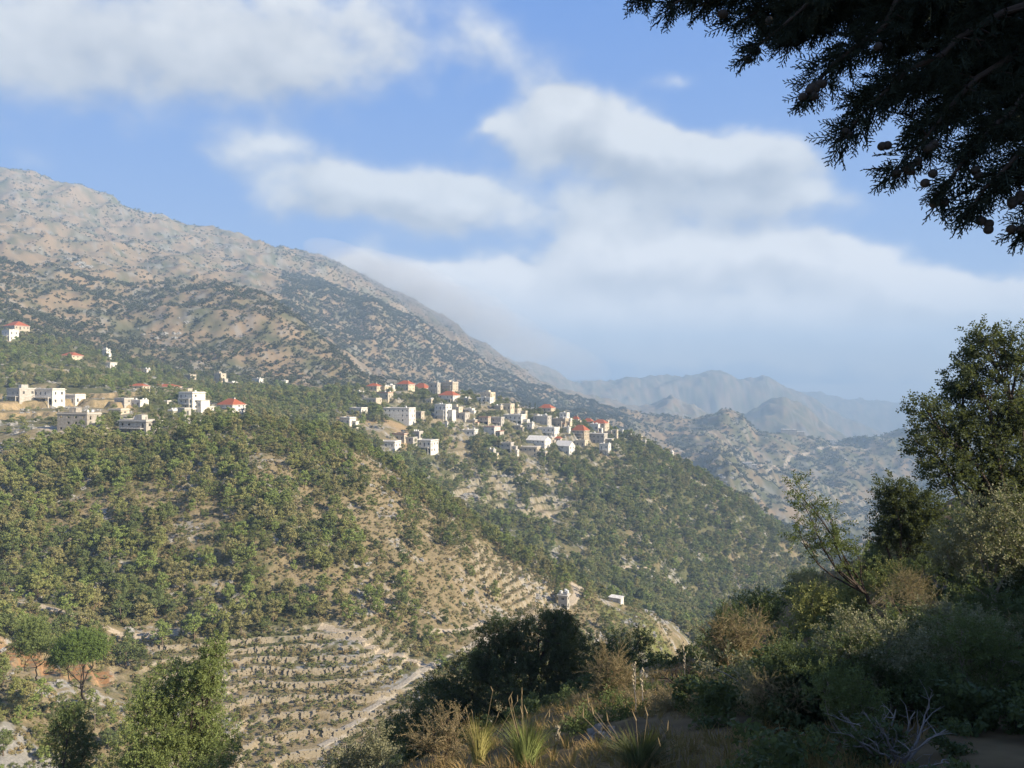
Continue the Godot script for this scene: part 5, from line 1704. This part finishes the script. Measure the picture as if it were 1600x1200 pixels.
func rubble_wall(called: String, label: String, group: String, line: Array, tall: float, mat: Material) -> void:
	var st := maker()
	var c := Vector3.ZERO
	for p: Vector3 in line: c += p / line.size()
	for p: Vector3 in line:
		if rng.randf() < 0.1 or n_mid.get_noise_2d(p.x * 2.0, p.z * 2.0) > 0.24: continue
		var toward := Vector3(-p.x, 0, -p.z).normalized()
		var side := Vector3(toward.z, 0, -toward.x)
		var y := -0.25
		while y < tall * rng.randf_range(0.75, 1.15):
			var h := rng.randf_range(0.25, 0.5)
			var w := rng.randf_range(0.25, 0.5)
			var q := p - Vector3(0, tall, 0) + toward * (1.25 - y * 0.3 + rng.randf() * 0.2) + side * rng.randf_range(-0.15, 0.15) + Vector3(0, y, 0) - c
			var k := []
			for n in 8:
				var sx := 1.0 if n & 1 else -1.0
				var sy := 1.0 if n & 2 else 0.0
				var sz := 1.0 if n & 4 else -1.0
				k.append(q + side * w * sx * rng.randf_range(0.75, 1.0) + Vector3(0, h * sy * rng.randf_range(0.85, 1.0), 0) + toward * 0.26 * sz)
			quad(st, k[7], k[6], k[4], k[5])
			quad(st, k[2], k[3], k[7], k[6])
			quad(st, k[3], k[7], k[5], k[1])
			quad(st, k[6], k[2], k[0], k[4])
			y += h * 0.92
	tag(put(called, st.commit(), mat, self, c), label, "stone wall", group)

func build_stonework() -> void:
	var stone := plain("dry_stone", Color(0.45, 0.40, 0.31), 0.95)
	stone.albedo_texture = noise_texture(0.05, 5, Color(0.72, 0.7, 0.66), Color(1, 1, 1), 71, 256)
	stone.uv1_triplanar = true
	stone.uv1_world_triplanar = true
	stone.uv1_scale = Vector3(0.7, 0.7, 0.7)
	var order := wall_lines.keys()
	order.sort()
	var names := ["lowest", "second from the bottom", "third from the bottom", "fourth from the bottom", "fifth from the bottom", "sixth from the bottom", "seventh from the bottom", "eighth from the bottom", "ninth from the bottom", "tenth from the bottom", "eleventh from the bottom", "twelfth from the bottom", "thirteenth from the bottom", "fourteenth from the bottom"]
	var done := [0, 0]
	for key: Vector2i in order:
		var line: Array = wall_lines[key]
		if line.size() < 24: continue
		var k: int = done[key.x]
		done[key.x] += 1
		var where: String = ["curved terraces in the valley below the pines", "small terraces near the end of the near hill"][key.x]
		rubble_wall("terrace_wall", "pale dry-stone wall, %s, of the %s" % [names[mini(k, 13)], where], "terrace walls in the valley", line, terrace_zones[key.x][4], stone)
	# boulders and outcrops of pale limestone
	var lime := plain("limestone_rock", Color(0.50, 0.485, 0.45), 0.95)
	lime.albedo_texture = noise_texture(0.03, 6, Color(0.5, 0.5, 0.5), Color(1, 1, 1), 72)
	lime.uv1_triplanar = true
	lime.uv1_world_triplanar = true
	lime.uv1_scale = Vector3(0.3, 0.3, 0.3)
	var kinds := []
	for i in 5: kinds.append(boulder(rng, Vector3(1.25, 0.75, 0.95)))
	for a: Array in [[420, 790, 232, 42, 34, "large grey limestone outcrop in the middle of the wooded near hill"], [545, 735, 300, 34, 26, "pale rocks along the right shoulder of the near hill"], [600, 775, 290, 26, 22, "scatter of white rocks below the right shoulder of the near hill"], [150, 740, 255, 26, 10, "pale rocks among the pines below the grey concrete block"], [40, 790, 235, 40, 20, "grey rocks at the left edge of the wooded near hill"], [165, 912, 196, 34, 12, "long white rocks above the orange track"], [265, 928, 198, 22, 14, "white boulders above the upper terrace wall"], [370, 690, 300, 30, 10, "white rocks between pines near the top of the near hill"], [860, 935, 280, 30, 18, "pale broken rock beside the valley road, behind the dark oak"], [1010, 905, 438, 20, 22, "steep grey rock below the upper valley road"], [1010, 945, 300, 12, 12, "white boulder on the green meadow spur"], [985, 975, 300, 16, 10, "pale ledge at the foot of the green meadow spur"], [800, 745, 488, 30, 12, "pale rock ledges on the wooded slope below the village"], [735, 775, 492, 24, 14, "grey rocks on the shaded slope left below the village"], [1145, 742, 1320, 40, 26, "pale rocky knob far across the valley"], [30, 1090, 122, 34, 40, "pale rocky bank at the lower left edge of the picture"], [105, 1150, 100, 30, 40, "white rocks below the bank at the lower left"], [10, 1030, 128, 22, 30, "yellowish rock face at the lower left edge"], [125, 410, 1400, 26, 8, "grey crag high on the dry mountain slope"], [265, 525, 960, 34, 24, "grey crag on the lower mountain spur above the village"]]:
		var at := seat(a[0], a[1], a[2], 0.1)
		var o := thing("limestone_outcrop", a[5], "rocks", at)
		var unit: float = -at.z / F
		for i in 16:
			var q := at + Vector3(rng.randfn() * a[3] * 0.5 * unit, 0, rng.randfn() * a[4] * unit * 0.9)
			q.y = ground(q.x, q.z)
			var b := put("stone", kinds[i % 5], lime, o, q - at, rng.randf() * TAU)
			b.scale = Vector3.ONE * unit * rng.randf_range(2.0, 5.5)
	var spots := []
	for i in 9000:
		var bx := rng.randf_range(-100, 1300)
		var t := atan((bx - 800.0) / F)
		var r := sqrt(lerpf(95.0 * 95.0, 640.0 * 640.0, rng.randf())) if i < 6000 else rng.randf_range(760, 2300)
		var x := sin(t) * r
		var z := -cos(t) * r
		if r < 700.0 and n_patch.get_noise_2d(x * 1.8 + 400.0, z * 1.8) < 0.10: continue
		if r > 700.0 and n_patch.get_noise_2d(x * 0.9 + 700.0, z * 0.9) + n_mid.get_noise_2d(x * 0.5, z * 0.5) * 0.4 < 0.12: continue
		var y := ground(x, z)
		if not in_view(x, y + 1.5, z) or on_road(x, z): continue
		spots.append(aimed(Vector3(x, y, z), Vector3(rng.randfn() * 0.3, 1, rng.randfn() * 0.3), rng.randf_range(0.3, 0.9) * (1.0 + r * 0.0012), rng.randf() * TAU))
	many("loose_rocks", kinds[0], lime, spots, self)
	# poles
	var wood := plain("pole_wood", Color(0.16, 0.13, 0.10), 0.9)
	for a: Array in [[513, 620, 642, 560, "wooden power pole in the woods left of the village"], [1085, 0, 0, 0, ""], [148, 1078, 1102, 112, "left fence post beside the umbrella pine"], [168, 1082, 1108, 110, "right fence post beside the umbrella pine"], [203, 570, 590, 600, "thin power pole below the mountain at the left"]]:
		if a[3] == 0: continue
		var at := seat(a[0], a[2], a[3])
		var st := maker()
		var h: float = (a[2] - a[1]) / F * -at.z
		tube(st, Vector3(0, -0.5, 0), Vector3(0, h, 0), 0.13, 0.09, 7)
		if h > 5.0: box(st, Vector3(-0.9, h - 0.7, -0.06), Vector3(0.9, h - 0.55, 0.06))
		tag(put("pole" if h > 5.0 else "fence_post", st.commit(), wood, self, at), a[4], "pole" if h > 5.0 else "post")

# cloud lying on the shoulder of the mountain
func build_ridge_cloud() -> void:
	var root := Node3D.new()
	root.name = "ridge_cloud"
	add_child(root)
	root.set_meta("kind", "stuff")
	var r := RandomNumberGenerator.new()
	r.seed = 5
	for c: Array in [[545, 408, 2280, 75, 26, 0.30], [600, 430, 2300, 95, 34, 0.34], [655, 452, 2320, 100, 40, 0.36], [715, 486, 2360, 100, 42, 0.34], [775, 520, 2400, 100, 40, 0.28], [850, 552, 2600, 110, 32, 0.24]]:
		var a := [c[0], c[1], c[2], c[3], c[4], 1.7 * c[5] / (c[3] * 1.6 / F * c[2])]
		var m := FogMaterial.new()
		m.density = a[5]
		m.albedo = Color(0.97, 0.98, 1.0)
		var f := FogVolume.new()
		f.name = "cloud"
		f.shape = RenderingServer.FOG_VOLUME_SHAPE_ELLIPSOID
		f.size = Vector3(a[3] * 2.0, a[4] * 2.0, a[3] * 1.6) / F * a[2]
		f.material = m
		f.position = px(a[0], a[1], a[2])
		f.rotation = Vector3(0, 0, r.randf_range(-0.5, -0.25))
		root.add_child(f, true)
func _ready() -> void:
	# ---- camera, sky, sun, exposure
	rng.seed = 20240
	noise_setup()
	var cam := Camera3D.new()
	cam.name = "camera"
	cam.fov = rad_to_deg(2.0 * atan(600.0 / F))
	cam.near = 0.05
	cam.far = 30000.0
	add_child(cam)
	var env := Environment.new()
	env.background_mode = Environment.BG_SKY
	var pano := PanoramaSkyMaterial.new()
	pano.panorama = sky_image()
	env.sky = Sky.new()
	env.sky.sky_material = pano
	env.tonemap_mode = Environment.TONE_MAPPER_LINEAR
	env.tonemap_exposure = 2.65
	env.sdfgi_enabled = true
	env.ssao_enabled = true
	env.ssil_enabled = true
	env.fog_enabled = true
	env.volumetric_fog_enabled = true
	env.volumetric_fog_density = 0.0
	env.fog_density = 0.00028
	env.fog_light_color = Color(0.72, 0.855, 1.0)
	var we := WorldEnvironment.new()
	we.name = "world_environment"
	we.environment = env
	add_child(we)
	var sun := DirectionalLight3D.new()
	sun.name = "sun"
	sun.light_energy = 1.6
	sun.light_color = Color(1.0, 0.94, 0.84)
	sun.light_angular_distance = 0.5
	sun.shadow_enabled = true
	add_child(sun)
	sun.look_at_from_position(Vector3(0.86, 0.50, 0.36), Vector3.ZERO)
	var t0 := Time.get_ticks_msec()
	build_land()
	print("land ", Time.get_ticks_msec() - t0)
	build_roads()
	build_houses()
	build_stonework()
	print("houses ", Time.get_ticks_msec() - t0)
	build_forest()
	print("forest ", Time.get_ticks_msec() - t0)
	build_near()
	print("near ", Time.get_ticks_msec() - t0)
	build_ridge_cloud()
